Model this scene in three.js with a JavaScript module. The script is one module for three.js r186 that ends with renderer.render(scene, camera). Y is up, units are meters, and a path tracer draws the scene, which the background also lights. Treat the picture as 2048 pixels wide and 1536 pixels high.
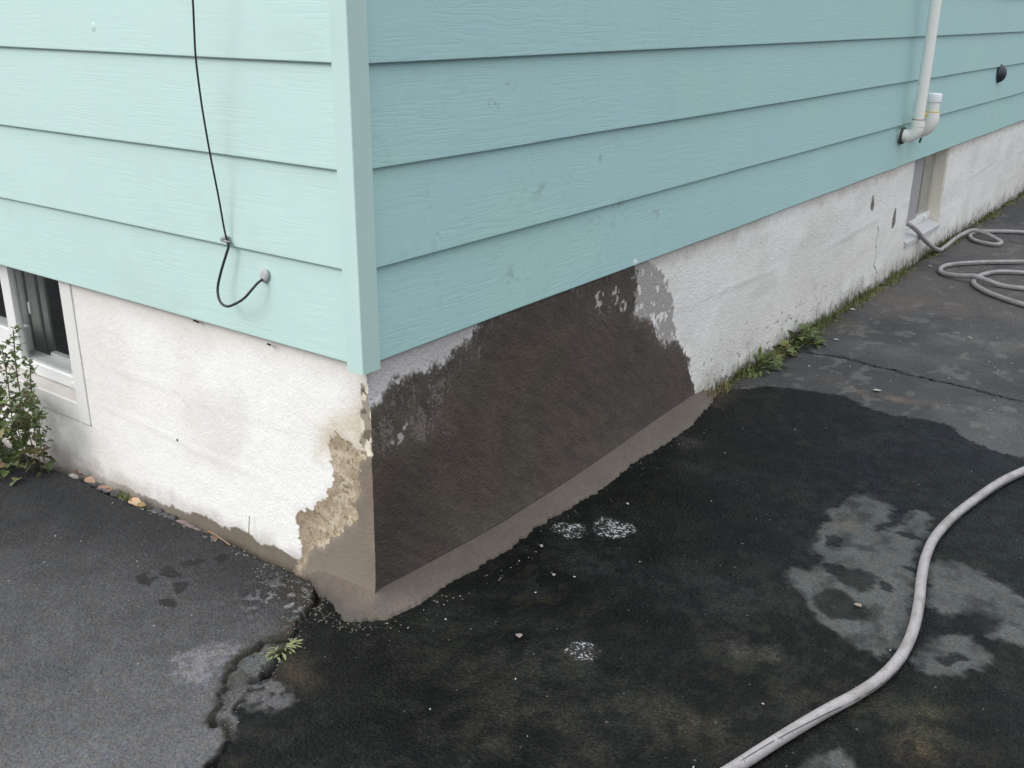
import * as THREE from 'three';
import { mergeGeometries } from 'three/addons/utils/BufferGeometryUtils.js';
import { RoundedBoxGeometry } from 'three/addons/geometries/RoundedBoxGeometry.js';

// ---------------------------------------------------------------- camera, sky, sun, exposure
const scene = new THREE.Scene();
const camera = new THREE.PerspectiveCamera(42.05, 1024 / 768, 0.05, 400);
camera.position.set(1.3276, 1.2, 1.3278);
camera.quaternion.setFromRotationMatrix(new THREE.Matrix4().makeBasis(
  new THREE.Vector3(0.805158, 0.008556, -0.592999),
  new THREE.Vector3(-0.213713, 0.936903, -0.276656),
  new THREE.Vector3(0.553215, 0.349484, 0.756184)));
scene.add(camera);
const SUN = new THREE.Vector3(-0.42, 0.62, 0.72).normalize();
const SKY_LEVEL = 1.42, GLOW = 0.8, EXPOSURE = 1.2;
{
  const w = 256, h = 128, px = new Float32Array(w * h * 4), d = new THREE.Vector3();
  for (let j = 0; j < h; j++) for (let i = 0; i < w; i++) {
    const el = ((j + 0.5) / h - 0.5) * Math.PI, az = ((i + 0.5) / w - 0.5) * 2 * Math.PI;
    d.set(Math.cos(el) * Math.cos(az), Math.sin(el), Math.cos(el) * Math.sin(az));
    const s = Math.max(0, d.y), a = Math.acos(Math.min(1, d.dot(SUN)));
    let L = SKY_LEVEL * (0.4 + 0.78 * s);                       // an overcast sky, brighter overhead ...
    const g = GLOW * SKY_LEVEL * Math.exp(-((a / 0.62) ** 2));     // ... and thinner where the sun stands
    const k = (j * w + i) * 4;
    if (d.y < 0) { px[k] = px[k + 1] = px[k + 2] = 0.06 * SKY_LEVEL; } else {
      px[k] = L * 0.945 + g * 1.03; px[k + 1] = L * 0.99 + g; px[k + 2] = L * 1.035 + g * 0.96;
    }
    px[k + 3] = 1;
  }
  const t = new THREE.DataTexture(px, w, h, THREE.RGBAFormat, THREE.FloatType);
  t.mapping = THREE.EquirectangularReflectionMapping; t.magFilter = THREE.LinearFilter; t.needsUpdate = true;
  scene.background = t; scene.environment = t; scene.environmentIntensity = 1;
}
const sun = new THREE.DirectionalLight(new THREE.Color(1, 0.97, 0.92), 1.15);
sun.position.copy(SUN).multiplyScalar(20); sun.target.position.set(0, 0, -1);
sun.castShadow = true; sun.shadow.radius = 48; sun.shadow.mapSize.set(4096, 4096);
Object.assign(sun.shadow.camera, { left: -8, right: 8, top: 8, bottom: -8, near: 1, far: 50 });
scene.add(sun, sun.target);
const renderer = new THREE.WebGLRenderer({ antialias: true });
renderer.toneMapping = THREE.LinearToneMapping;
renderer.toneMappingExposure = EXPOSURE;
renderer.shadowMap.enabled = true;

// ---------------------------------------------------------------- helpers
let seed = 12345;
const rnd = () => { seed = (seed + 0x6D2B79F5) | 0; let t = Math.imul(seed ^ (seed >>> 15), 1 | seed); t = (t + Math.imul(t ^ (t >>> 7), 61 | t)) ^ t; return ((t ^ (t >>> 14)) >>> 0) / 4294967296; };
const rr = (a, b) => a + (b - a) * rnd();
const clamp = (x, a = 0, b = 1) => x < a ? a : x > b ? b : x;
const ss = (a, b, x) => { const t = clamp((x - a) / (b - a)); return t * t * (3 - 2 * t); };
const mix = (a, b, t) => a + (b - a) * t;
const mixc = (c, r, g, b, t) => { c[0] += (r - c[0]) * t; c[1] += (g - c[1]) * t; c[2] += (b - c[2]) * t; };
function h2(ix, iy, s) { let n = Math.imul(ix, 374761393) + Math.imul(iy, 668265263) + Math.imul(s, 1274126177); n = Math.imul(n ^ (n >>> 13), 1274126177); return ((n ^ (n >>> 16)) >>> 0) / 4294967296; }
function vn(x, y, s = 0) {
  const ix = Math.floor(x), iy = Math.floor(y); let fx = x - ix, fy = y - iy; fx = fx * fx * (3 - 2 * fx); fy = fy * fy * (3 - 2 * fy);
  const a = h2(ix, iy, s), b = h2(ix + 1, iy, s), c = h2(ix, iy + 1, s), d = h2(ix + 1, iy + 1, s);
  return a + (b - a) * fx + (c - a) * fy + (a - b - c + d) * fx * fy;
}
function fbm(x, y, o, s = 0) { let v = 0, a = 0.5, t = 0; for (let i = 0; i < o; i++) { v += a * vn(x, y, s + i * 17); t += a; a *= 0.5; x = x * 2.03 + 5.1; y = y * 2.03 + 1.7; } return v / t; }
function pvn(x, y, p, q, s) { // periodic value noise
  const ix = Math.floor(x), iy = Math.floor(y); let fx = x - ix, fy = y - iy; fx = fx * fx * (3 - 2 * fx); fy = fy * fy * (3 - 2 * fy);
  const w = (a, b) => h2(((a % p) + p) % p, ((b % q) + q) % q, s);
  const a = w(ix, iy), b = w(ix + 1, iy), c = w(ix, iy + 1), d = w(ix + 1, iy + 1);
  return a + (b - a) * fx + (c - a) * fy + (a - b - c + d) * fx * fy;
}
function sdf(poly) { // signed distance to a closed outline, negative inside; only exact near it
  let x0 = 1e9, x1 = -1e9, y0 = 1e9, y1 = -1e9;
  for (const [x, y] of poly) { x0 = Math.min(x0, x); x1 = Math.max(x1, x); y0 = Math.min(y0, y); y1 = Math.max(y1, y); }
  const m = 0.12, n = poly.length;
  return (x, y) => {
    if (x < x0 - m || x > x1 + m || y < y0 - m || y > y1 + m) return 1;
    let d = 1e9, inside = false;
    for (let i = 0, j = n - 1; i < n; j = i++) {
      const ax = poly[i][0], ay = poly[i][1], bx = poly[j][0], by = poly[j][1], ex = bx - ax, ey = by - ay, px = x - ax, py = y - ay;
      const t = clamp((px * ex + py * ey) / (ex * ex + ey * ey)); const qx = px - ex * t, qy = py - ey * t; d = Math.min(d, qx * qx + qy * qy);
      if ((ay > y) !== (by > y) && x < (bx - ax) * (y - ay) / (by - ay) + ax) inside = !inside;
    }
    return inside ? -Math.sqrt(d) : Math.sqrt(d);
  };
}
function pathDist(path) { // distance to an open line, and how far along it (0..1)
  const n = path.length; let x0 = 1e9, x1 = -1e9, y0 = 1e9, y1 = -1e9;
  for (const [x, y] of path) { x0 = Math.min(x0, x); x1 = Math.max(x1, x); y0 = Math.min(y0, y); y1 = Math.max(y1, y); }
  return (x, y) => {
    if (x < x0 - 0.08 || x > x1 + 0.08 || y < y0 - 0.08 || y > y1 + 0.08) return [1, 0];
    let d = 1e9, at = 0;
    for (let i = 0; i < n - 1; i++) {
      const [ax, ay] = path[i], [bx, by] = path[i + 1], ex = bx - ax, ey = by - ay, px = x - ax, py = y - ay;
      const t = clamp((px * ex + py * ey) / (ex * ex + ey * ey)), q = (px - ex * t) ** 2 + (py - ey * t) ** 2;
      if (q < d) { d = q; at = (i + t) / (n - 1); }
    }
    return [Math.sqrt(d), at];
  };
}
const toS = x => { x = clamp(x); return 255 * (x <= 0.0031308 ? 12.92 * x : 1.055 * Math.pow(x, 1 / 2.4) - 0.055); };
// bakes colour(u metres, v metres) -> writes linear rgb + roughness into c[0..3]
function bake(w, h, x0, x1, y0, y1, fn) {
  const a = new Uint8Array(w * h * 4), b = new Uint8Array(w * h * 4), c = [0, 0, 0, 1];
  for (let j = 0; j < h; j++) for (let i = 0; i < w; i++) {
    const x = x0 + (i + 0.5) / w * (x1 - x0), y = y0 + (j + 0.5) / h * (y1 - y0);
    c[3] = 0.9; fn(x, y, c); const k = (j * w + i) * 4;
    a[k] = toS(c[0]); a[k + 1] = toS(c[1]); a[k + 2] = toS(c[2]); a[k + 3] = 255;
    const r = clamp(c[3]) * 255; b[k] = r; b[k + 1] = r; b[k + 2] = r; b[k + 3] = 255;
  }
  const mk = (d, srgb) => {
    const t = new THREE.DataTexture(d, w, h, THREE.RGBAFormat, THREE.UnsignedByteType);
    if (srgb) t.colorSpace = THREE.SRGBColorSpace;
    t.magFilter = THREE.LinearFilter; t.minFilter = THREE.LinearMipmapLinearFilter; t.generateMipmaps = true; t.wrapS = t.wrapT = THREE.RepeatWrapping;
    t.repeat.set(1 / (x1 - x0), 1 / (y1 - y0)); t.offset.set(-x0 / (x1 - x0), -y0 / (y1 - y0)); t.needsUpdate = true; return t;
  };
  return { map: mk(a, true), roughnessMap: mk(b, false) };
}
function height(w, h, mw, mh, fn) { // tiling height texture of mw x mh metres
  const a = new Uint8Array(w * h * 4);
  for (let j = 0; j < h; j++) for (let i = 0; i < w; i++) { const v = clamp(fn(i / w, j / h)) * 255, k = (j * w + i) * 4; a[k] = a[k + 1] = a[k + 2] = v; a[k + 3] = 255; }
  const t = new THREE.DataTexture(a, w, h, THREE.RGBAFormat, THREE.UnsignedByteType);
  t.magFilter = THREE.LinearFilter; t.minFilter = THREE.LinearMipmapLinearFilter; t.generateMipmaps = true; t.wrapS = t.wrapT = THREE.RepeatWrapping; t.repeat.set(1 / mw, 1 / mh); t.needsUpdate = true; return t;
}
const lin = (r, g, b) => new THREE.Color().setRGB(r, g, b);
const mat = (r, g, b, rough = 0.8, more = {}) => new THREE.MeshStandardMaterial({ color: lin(r, g, b), roughness: rough, ...more });
const names = {};
function numbered(n) { const k = names[n] = (names[n] ?? -1) + 1; return k ? `${n}_${String(k).padStart(3, '0')}` : n; }
const shadowy = o => { o.castShadow = o.receiveShadow = true; return o; };
function thing(name, label, category, [x, y, z] = [0, 0, 0], group) {
  const o = new THREE.Group(); o.name = numbered(name); o.position.set(x, y, z); o.userData = { label, category };
  if (group) o.userData.group = group; scene.add(o); return o;
}
function part(name, geo, m, parent, label) {
  if (Array.isArray(geo)) geo = join(geo);
  const o = shadowy(new THREE.Mesh(geo, m)); o.name = name; if (label) o.userData.label = label; parent.add(o); return o;
}
function single(name, label, category, geo, m, group) {
  if (Array.isArray(geo)) geo = join(geo);
  const o = shadowy(new THREE.Mesh(geo, m)); o.name = numbered(name); o.userData = { label, category }; if (group) o.userData.group = group; scene.add(o); return o;
}
const join = gs => { gs = gs.map(g => g.index ? g.toNonIndexed() : g); for (const g of gs) for (const k of Object.keys(g.attributes)) if (!['position', 'normal', 'uv', 'color'].includes(k)) g.deleteAttribute(k); return mergeGeometries(gs); };
const box = (x0, x1, y0, y1, z0, z1, r = 0) => { const g = r ? new RoundedBoxGeometry(x1 - x0, y1 - y0, z1 - z0, 2, r) : new THREE.BoxGeometry(x1 - x0, y1 - y0, z1 - z0); return g.translate((x0 + x1) / 2, (y0 + y1) / 2, (z0 + z1) / 2); };
const V = (x, y, z) => new THREE.Vector3(x, y, z);
const tube = (pts, r, seg = 60, rad = 10) => new THREE.TubeGeometry(new THREE.CatmullRomCurve3(pts.map(p => V(...p)), false, 'centripetal'), seg, r, rad, false);
function geom(pos, uv, idx) { const g = new THREE.BufferGeometry(); g.setAttribute('position', new THREE.Float32BufferAttribute(pos, 3)); g.setAttribute('uv', new THREE.Float32BufferAttribute(uv, 2)); g.setIndex(idx); g.computeVertexNormals(); return g; }
function steps(list) { // [[from, to, step], ...] -> coordinates
  const out = []; for (const [a, b, s] of list) { const n = Math.max(1, Math.round((b - a) / s)); for (let i = 0; i < n; i++) out.push(a + (b - a) * i / n); } out.push(list[list.length - 1][1]); return out;
}

// ---------------------------------------------------------------- ground
const coveToe = [[-0.214, 0.012], [-0.121, 0.052], [-0.068, 0.073], [-0.002, 0.093], [0.047, 0.063], [0.071, 0.004], [0.077, -0.086], [0.086, -0.196], [0.091, -0.282], [0.097, -0.373], [0.09, -0.509], [0.099, -0.633], [0.102, -0.746], [0.093, -0.953], [0.094, -1.13], [0.089, -1.318], [0.067, -1.486], [0.03, -1.621]];
const wetLine = [[0.02, -1.56], [0.059, -1.694], [0.142, -1.796], [0.27, -1.833], [0.378, -1.869], [0.469, -1.796], [0.567, -1.79], [0.656, -1.805], [0.73, -1.811], [0.797, -1.715], [0.874, -1.682], [0.966, -1.686]];
const wetS = sdf([[-0.12, 0.02], [-0.105, 0.07], [-0.078, 0.15], [-0.045, 0.205], [-0.02, 0.26], [-0.004, 0.315], [-0.002, 0.35], [0.03, 0.41], [0.07, 0.43], [0.102, 0.465], [0.105, 0.51], [0.104, 0.55], [0.2, 0.75], [0.9, 1.0], [1.6, 0.6], [1.7, -0.8], [1.3, -1.6], ...wetLine.slice().reverse(), [-0.1, -1.5]]);
const dryA = sdf([[0.61, -1.005], [0.648, -1.123], [0.691, -1.175], [0.747, -1.163], [0.782, -1.068], [0.772, -0.979], [0.808, -1.022], [0.792, -1.162], [0.833, -1.175], [0.868, -1.068], [0.885, -0.958], [0.908, -0.833], [0.933, -0.722], [0.949, -0.592], [0.953, -0.529], [0.936, -0.453], [0.899, -0.446], [0.871, -0.467], [0.842, -0.477], [0.814, -0.512], [0.771, -0.526], [0.736, -0.573], [0.69, -0.588], [0.679, -0.659], [0.699, -0.701], [0.71, -0.766], [0.661, -0.817], [0.649, -0.901]]);
const dryB = sdf([[0.921, -0.912], [0.943, -0.957], [1.013, -0.94], [1.083, -0.912], [1.151, -0.864], [1.255, -0.682], [1.112, -0.671], [1.07, -0.729], [1.027, -0.744], [0.984, -0.711], [0.951, -0.735], [0.931, -0.85]]);
const dryC = sdf([[0.981, -0.605], [1.02, -0.646], [1.069, -0.649], [1.124, -0.616], [1.144, -0.56], [1.099, -0.516], [1.056, -0.504], [1.004, -0.485], [0.979, -0.506]]);
const dryD = sdf([[0.913, -0.09], [0.931, -0.135], [0.96, -0.165], [0.985, -0.106], [0.942, -0.045], [0.9, -0.03]]);
const crackA = pathDist([[-0.15, 0.02], [-0.129, 0.045], [-0.098, 0.095], [-0.084, 0.144], [-0.049, 0.196], [-0.029, 0.234], [-0.013, 0.273], [-0.002, 0.314], [0.001, 0.345]]);
const crackB = pathDist([[-0.05, 0.205], [-0.08, 0.241], [-0.079, 0.293], [-0.064, 0.342], [-0.039, 0.38], [0.005, 0.42], [0.024, 0.457], [0.056, 0.45], [0.097, 0.469], [0.122, 0.512], [0.134, 0.563], [0.17, 0.68], [0.3, 0.95]]);
const crackC = pathDist([[0.0, -2.2], [0.067, -2.215], [0.155, -2.239], [0.244, -2.257], [0.37, -2.212], [0.545, -2.214], [0.666, -2.2], [0.873, -2.175], [1.4, -2.1], [2.6, -2.2]]);
const lens = sdf([[-0.062, 0.262], [-0.04, 0.235], [-0.022, 0.26], [-0.012, 0.3], [-0.012, 0.33], [-0.04, 0.325], [-0.058, 0.3]]);
const paleP = sdf([[-0.045, 0.40], [-0.124, 0.42], [-0.175, 0.39], [-0.168, 0.336], [-0.153, 0.296], [-0.118, 0.28], [-0.092, 0.292], [-0.08, 0.344], [-0.058, 0.373]]);
const haze = [ // x, z, radius x, radius z, colour, amount
  [0.44, 0.13, 0.22, 0.1, [0.032, 0.03, 0.022], 0.55], [0.265, -0.43, 0.1, 0.06, [0.022, 0.024, 0.026], 0.5], [0.579, -0.5, 0.12, 0.08, [0.024, 0.027, 0.028], 0.5],
  [0.72, -0.36, 0.05, 0.03, [0.06, 0.058, 0.05], 0.7], [0.765, -0.335, 0.035, 0.02, [0.065, 0.06, 0.05], 0.7], [0.7, -0.31, 0.03, 0.018, [0.055, 0.05, 0.045], 0.6],
  [1.07, -0.31, 0.06, 0.06, [0.07, 0.066, 0.036], 0.6], [1.05, -0.23, 0.05, 0.04, [0.055, 0.04, 0.024], 0.6], [0.136, -1.2, 0.05, 0.05, [0.05, 0.047, 0.045], 0.6], [0.3, -1.05, 0.2, 0.06, [0.03, 0.032, 0.032], 0.4],
  [0.55, -0.06, 0.25, 0.1, [0.026, 0.027, 0.022], 0.5], [0.9, -0.28, 0.2, 0.1, [0.024, 0.023, 0.018], 0.45], [0.72, -0.05, 0.12, 0.05, [0.03, 0.027, 0.018], 0.5]];
const dust = [[0.24, -3.2, 0.22, 0.1, [0.16, 0.12, 0.1], 0.7], [0.5, -1.93, 0.1, 0.022, [0.2, 0.14, 0.1], 0.7], [0.62, -1.95, 0.1, 0.03, [0.17, 0.13, 0.11], 0.6], [0.6, -2.75, 0.16, 0.1, [0.15, 0.15, 0.14], 0.6], [0.4, -2.45, 0.3, 0.08, [0.12, 0.12, 0.12], 0.6], [0.25, -2.0, 0.12, 0.06, [0.1, 0.09, 0.085], 0.6], [0.8, -1.95, 0.12, 0.12, [0.115, 0.122, 0.125], 0.7], [0.12, -2.65, 0.06, 0.1, [0.14, 0.12, 0.1], 0.6]];
const spots = [[-0.45, 0.2, 0.035, 0.016], [-0.455, 0.14, 0.02, 0.03], [-0.425, 0.085, 0.022, 0.018], [-0.39, 0.217, 0.022, 0.014], [-0.36, 0.258, 0.032, 0.016], [-0.475, 0.235, 0.03, 0.012]];
const blots = [[0.787, -0.714, 0.05, 0.05], [0.816, -0.597, 0.075, 0.05], [0.736, -0.735, 0.03, 0.03], [0.869, -0.737, 0.025, 0.02], [0.85, -1.0, 0.03, 0.02], [1.054, -0.694, 0.07, 0.035], [1.043, -0.555, 0.045, 0.022], [0.7, -0.85, 0.025, 0.02], [0.9, -0.86, 0.03, 0.015]];
const glints = [[0.152, -0.525, 0.042], [0.232, -0.585, 0.052], [0.451, -0.118, 0.04]];  // white glints of the wet film, painted into the asphalt colour
const gapWidth = x => (x < -0.2 ? 1 : ss(-0.13, -0.2, x)) * (0.022 + 0.022 * ss(-0.55, -0.95, x) + 0.008 * (vn(x * 22, 3, 5) - 0.5) + 0.006 * vn(x * 70, 3, 6));
function groundHeight(x, z) {
  let y = 0.006 * (fbm(x * 1.7, z * 1.7, 3, 40) - 0.5);
  if (x > -2.2 && x < 2.7 && z > -8 && z < 1.4) {
    y += 0.0028 * (fbm(x * 30, z * 30, 3, 41) - 0.5);
    const jx = x + (vn(x * 45, z * 45, 42) - 0.5) * 0.016 + (vn(x * 140, z * 140, 48) - 0.5) * 0.008, jz = z + (vn(x * 45, z * 45, 43) - 0.5) * 0.016 + (vn(x * 140, z * 140, 49) - 0.5) * 0.008;
    const [a, ta] = crackA(jx, jz); y -= 0.03 * ss(0.0075, 0.002, a - 0.003 * Math.sin(ta * 9)) * ss(1.0, 0.9, ta);
    const [b, tb] = crackB(jx, jz); const wB = (tb < 0.55 ? 0.0046 : 0.0026) * (0.55 + 0.9 * vn(tb * 40, 2, 47)); y -= 0.02 * ss(wB, wB * 0.3, b);
    const kx = x, kz = z + (vn(x * 12, 1, 44) - 0.5) * 0.03 + (vn(x * 60, 2, 45) - 0.5) * 0.012;
    const [c] = crackC(kx, kz); y -= 0.03 * ss(0.007, 0.003, c - 0.002 * vn(x * 30, 1, 50));
    if (lens(x, z) < 0.02) y += 0.001 * ss(0.004, -0.01, lens(jx, jz));
    // the strip between the two cracks has sunk a little
    if (x > -0.1 && x < 0.12 && z > 0.2 && z < 0.48) y -= 0.002 * ss(0.06, 0.0, Math.abs(x + 0.03 - (z - 0.3) * 0.6)) * ss(0.2, 0.26, z) * ss(0.48, 0.42, z);
    const g = gapWidth(x); if (g > 0.001 && z < 0.08) y -= 0.05 * ss(g + 0.004, g - 0.008, z);   // open joint at the left wall
    if (x < 0.035 && z < -1.6 && z > -9) y -= 0.014 * ss(0.02 + 0.012 * vn(z * 20, 1, 46), 0.002, x);
  }
  return y;
}
function groundColor(x, z, c) {
  const n1 = fbm(x * 3.1, z * 3.1, 4, 1), n2 = fbm(x * 13, z * 13, 4, 2), n3 = fbm(x * 70, z * 70, 3, 3), g = vn(x * 420, z * 420, 4), g2 = vn(x * 230, z * 230, 5);
  const wx = x + (fbm(x * 11, z * 11, 3, 6) - 0.5) * 0.05 + (vn(x * 90, z * 90, 7) - 0.5) * 0.012, wz = z + (fbm(x * 11, z * 11, 3, 8) - 0.5) * 0.05 + (vn(x * 90, z * 90, 9) - 0.5) * 0.012;
  // old dry asphalt
  const left = ss(0.15, -0.25, x) * ss(-0.4, 0.1, z);
  let L = mix(0.09, 0.039 + 0.054 * ss(0.02, 0.72, z + 0.25 * (x + 0.4) + (n1 - 0.5) * 0.35), left);
  L *= 0.72 + 0.55 * n1 * 0.6 + 0.35 * (n2 - 0.3) + 0.25 * (n3 - 0.5);
  c[0] = L * 1.0; c[1] = L * 0.99; c[2] = L * 1.03;
  if (z < -1.2) { const d = ss(0.5, 0.72, fbm(x * 2.2 + 7, z * 2.2, 4, 10)); mixc(c, 0.13, 0.115, 0.105, d * 0.5); mixc(c, 0.05, 0.054, 0.056, 0.6 * ss(0.5, 0.7, fbm(x * 1.6 + 2, z * 1.2, 4, 27)));
    for (const [hx, hz, rx, rz, hc, am] of dust) { const q = ((wx - hx) / rx) ** 2 + ((wz - hz) / rz) ** 2; if (q < 5) mixc(c, ...hc, am * Math.exp(-q) * clamp(0.2 + 1.7 * (n2 - 0.25) + 0.6 * (n3 - 0.5))); }
    mixc(c, 0.17, 0.165, 0.155, 0.45 * ss(0.62, 0.74, fbm(x * 20, z * 14, 3, 28))); }
  // dark soft drift on the left and wet drips
  if (left > 0) {
    const dd = ((x + 0.98) / 0.34) ** 2 + ((z - 0.15) / 0.07) ** 2; mixc(c, 0.026, 0.028, 0.03, 0.75 * Math.exp(-dd) * (0.5 + n2 * 0.8));
    const de = ((x + 0.72) / 0.2) ** 2 + ((z - 0.06) / 0.035) ** 2; mixc(c, 0.03, 0.031, 0.03, 0.6 * Math.exp(-de));
    for (const [sx, sz, rx, rz] of spots) { const q = ((wx - sx) / rx) ** 2 + ((wz - sz) / rz) ** 2; if (q < 2.5) { const m = ss(1.25, 0.6, q); mixc(c, 0.017, 0.017, 0.017, m * 0.85); c[3] = mix(c[3], 0.5, m); } }
    const p = paleP(wx, wz); if (p < 0.03) { const m = ss(0.012, -0.02, p); mixc(c, 0.15, 0.145, 0.155, m * (0.35 + 0.6 * ss(0.35, 0.65, n3))); }
  }
  // soil and rubble round the fissure
  const [a] = crackA(wx, wz), [b, tb] = crackB(wx, wz);
  if (a < 0.06) mixc(c, 0.035, 0.03, 0.022, ss(0.06, 0.012, a) * 0.75 * (0.4 + n2));
  if (b < 0.05) mixc(c, 0.03, 0.028, 0.02, ss(0.022, 0.005, b) * 0.75 * (0.4 + n2));
  if (x > -0.3 && x < 0.14 && z > 0 && z < 0.5) {
    const s1 = ((wx + 0.17) / 0.07) ** 2 + ((wz - 0.06) / 0.04) ** 2; mixc(c, 0.04, 0.034, 0.025, 0.8 * Math.exp(-s1));
    const s4 = ((wx + 0.16) / 0.08) ** 2 + ((wz - 0.1) / 0.07) ** 2; if (n3 > 0.62) mixc(c, 0.2, 0.2, 0.21, Math.exp(-s4) * 0.8);
  }
  if (z < -2 && z > -2.5) { const [q] = crackC(x, z + (vn(x * 12, 1, 44) - 0.5) * 0.03 + (vn(x * 60, 2, 45) - 0.5) * 0.012); mixc(c, 0.015, 0.014, 0.012, ss(0.011, 0.004, q) * 0.9); }
  // the joint in front of the left wall holds dirt
  const gw = gapWidth(x); if (z < 0.09 && gw > 0.001 && z > -0.3) mixc(c, 0.018, 0.014, 0.01, ss(gw + 0.006, gw - 0.004, z));
  // water
  const w = wetS(wx, wz);
  if (w < 0.02) {
    let m = ss(0.007, -0.007, w), k = 0.3 + 0.8 * n2 + 0.6 * (n1 - 0.5), col = [0.0105 * k, 0.0118 * k, 0.0118 * k];
    const bl = ss(0.3, 1.2, x - z * 0.2) * ss(-0.3, -1.2, z); mixc(col, 0.011, 0.015, 0.023, bl * 0.7);
    mixc(col, 0.013, 0.0165, 0.011, 0.5 * ss(0.45, 0.7, fbm(x * 5 + 3, z * 5, 3, 12)));
    for (const [hx, hz, rx, rz, hc, am] of haze) { const q = ((wx - hx) / rx) ** 2 + ((wz - hz) / rz) ** 2; if (q < 5) mixc(col, ...hc, Math.min(1, 1.5 * am) * Math.exp(-q) * clamp(0.1 + 2.2 * (n2 - 0.25))); }
    { const gr = 0.5 + 1.0 * vn(x * 300, z * 300, 30); col[0] *= gr; col[1] *= gr * (0.9 + 0.2 * vn(x * 260, z * 260, 31)); col[2] *= gr; const f1 = fbm(x * 34, z * 34, 3, 23), f2 = fbm(x * 46 + 9, z * 30, 3, 24), wide = ss(0.3, 0.65, fbm(x * 2.6, z * 2.6, 3, 25)); mixc(col, 0.03, 0.032, 0.027, 0.26 * wide * ss(0.52, 0.72, f1)); mixc(col, 0.04, 0.031, 0.018, 0.16 * ss(0.6, 0.75, f2) * ss(0.45, 0.6, fbm(x * 4 + 2, z * 4, 2, 26))); mixc(col, 0.006, 0.007, 0.007, 0.6 * ss(0.5, 0.3, f1)); }
    let rgh = 0.52 + 0.2 * (n2 - 0.5);
    const v1 = x + (fbm(x * 9, z * 9, 4, 13) - 0.5) * 0.1 + (vn(x * 80, z * 80, 14) - 0.5) * 0.014, v2 = z + (fbm(x * 9, z * 9, 4, 15) - 0.5) * 0.1 + (vn(x * 80, z * 80, 16) - 0.5) * 0.014;
    let dd = 1; if (x > 0.5) dd = Math.min(dryA(v1, v2), dryB(v1, v2), dryC(v1, v2), dryD(v1, v2));
    if (dd < 0.03) {
      let dm = ss(0.012, -0.014, dd) * (0.62 + 0.5 * (n2 - 0.3));
      for (const [bx, bz, rx, rz] of blots) { const q = ((v1 - bx) / rx) ** 2 + ((v2 - bz) / rz) ** 2; if (q < 2) dm *= 1 - 0.85 * ss(1.3, 0.5, q); }
      dm *= 0.55 + 0.75 * ss(0.25, 0.6, fbm(x * 24, z * 24, 3, 22)); mixc(col, 0.082, 0.088, 0.086, clamp(dm)); rgh = mix(rgh, 0.9, clamp(dm));
      const o = ((v1 - 0.69) / 0.035) ** 2 + ((v2 + 0.95) / 0.05) ** 2; mixc(col, 0.13, 0.105, 0.085, 0.5 * Math.exp(-o));
    }
    mixc(c, col[0], col[1], col[2], m); c[3] = mix(c[3], rgh, m);
    for (const [lx, lz, lr] of glints) { const q = Math.hypot(wx - lx, (wz - lz) * 1.05) / lr; if (q < 1.3) { const t = ss(1.1, 0.75, q) * ss(0.55, 0.72, vn(x * 260 + 40, z * 400, 17) * 0.6 + 0.4 * fbm(x * 60, z * 60, 2, 18) + 0.03 * (1 - q)); mixc(c, 0.55, 0.54, 0.56, t * 0.85); mixc(c, 0.05, 0.05, 0.052, 0.4 * ss(1.2, 0.4, q) * (1 - t)); } }  // speckled highlights mixed into the base colour
  }
  if (x > -0.12 && x < 0.16 && z > 0.15 && z < 0.5) {
    const l = lens(wx, wz); if (l < 0.01) mixc(c, 0.085, 0.092, 0.09, ss(0.006, -0.006, l) * 0.95);
    const s2 = ((wx - 0.052) / 0.05) ** 2 + ((wz - 0.352) / 0.045) ** 2; mixc(c, 0.1, 0.098, 0.102, ss(1.4, 0.4, s2) * 0.62 * (0.25 + ss(0.3, 0.6, n3)));
    const s3 = ((wx - 0.045) / 0.05) ** 2 + ((wz - 0.27) / 0.04) ** 2; mixc(c, 0.06, 0.048, 0.032, 0.75 * Math.exp(-s3) * clamp(0.3 + n2));
  }
  // moss and dirt at the foot of the right wall
  if (z < -1.5 && x < 0.16) { const q = x + (n2 - 0.5) * 0.08; mixc(c, 0.03, 0.034, 0.014, ss(0.05, 0.005, q) * 0.85); mixc(c, 0.07, 0.06, 0.045, ss(0.13, 0.05, q) * 0.35); }
  const k = 0.62 + 0.4 * g + 0.36 * g2; c[0] *= k; c[1] *= k; c[2] *= k;
  const tint = (vn(x * 150, z * 150, 21) - 0.5) * 0.16; c[0] *= 1 + tint; c[2] *= 1 - tint;
  const sp = h2(Math.floor(x * 260), Math.floor(z * 260), 19); if (sp > 0.999) mixc(c, 0.2, 0.19, 0.18, 0.5 * h2(Math.floor(x * 260), Math.floor(z * 260), 20));
}
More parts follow.
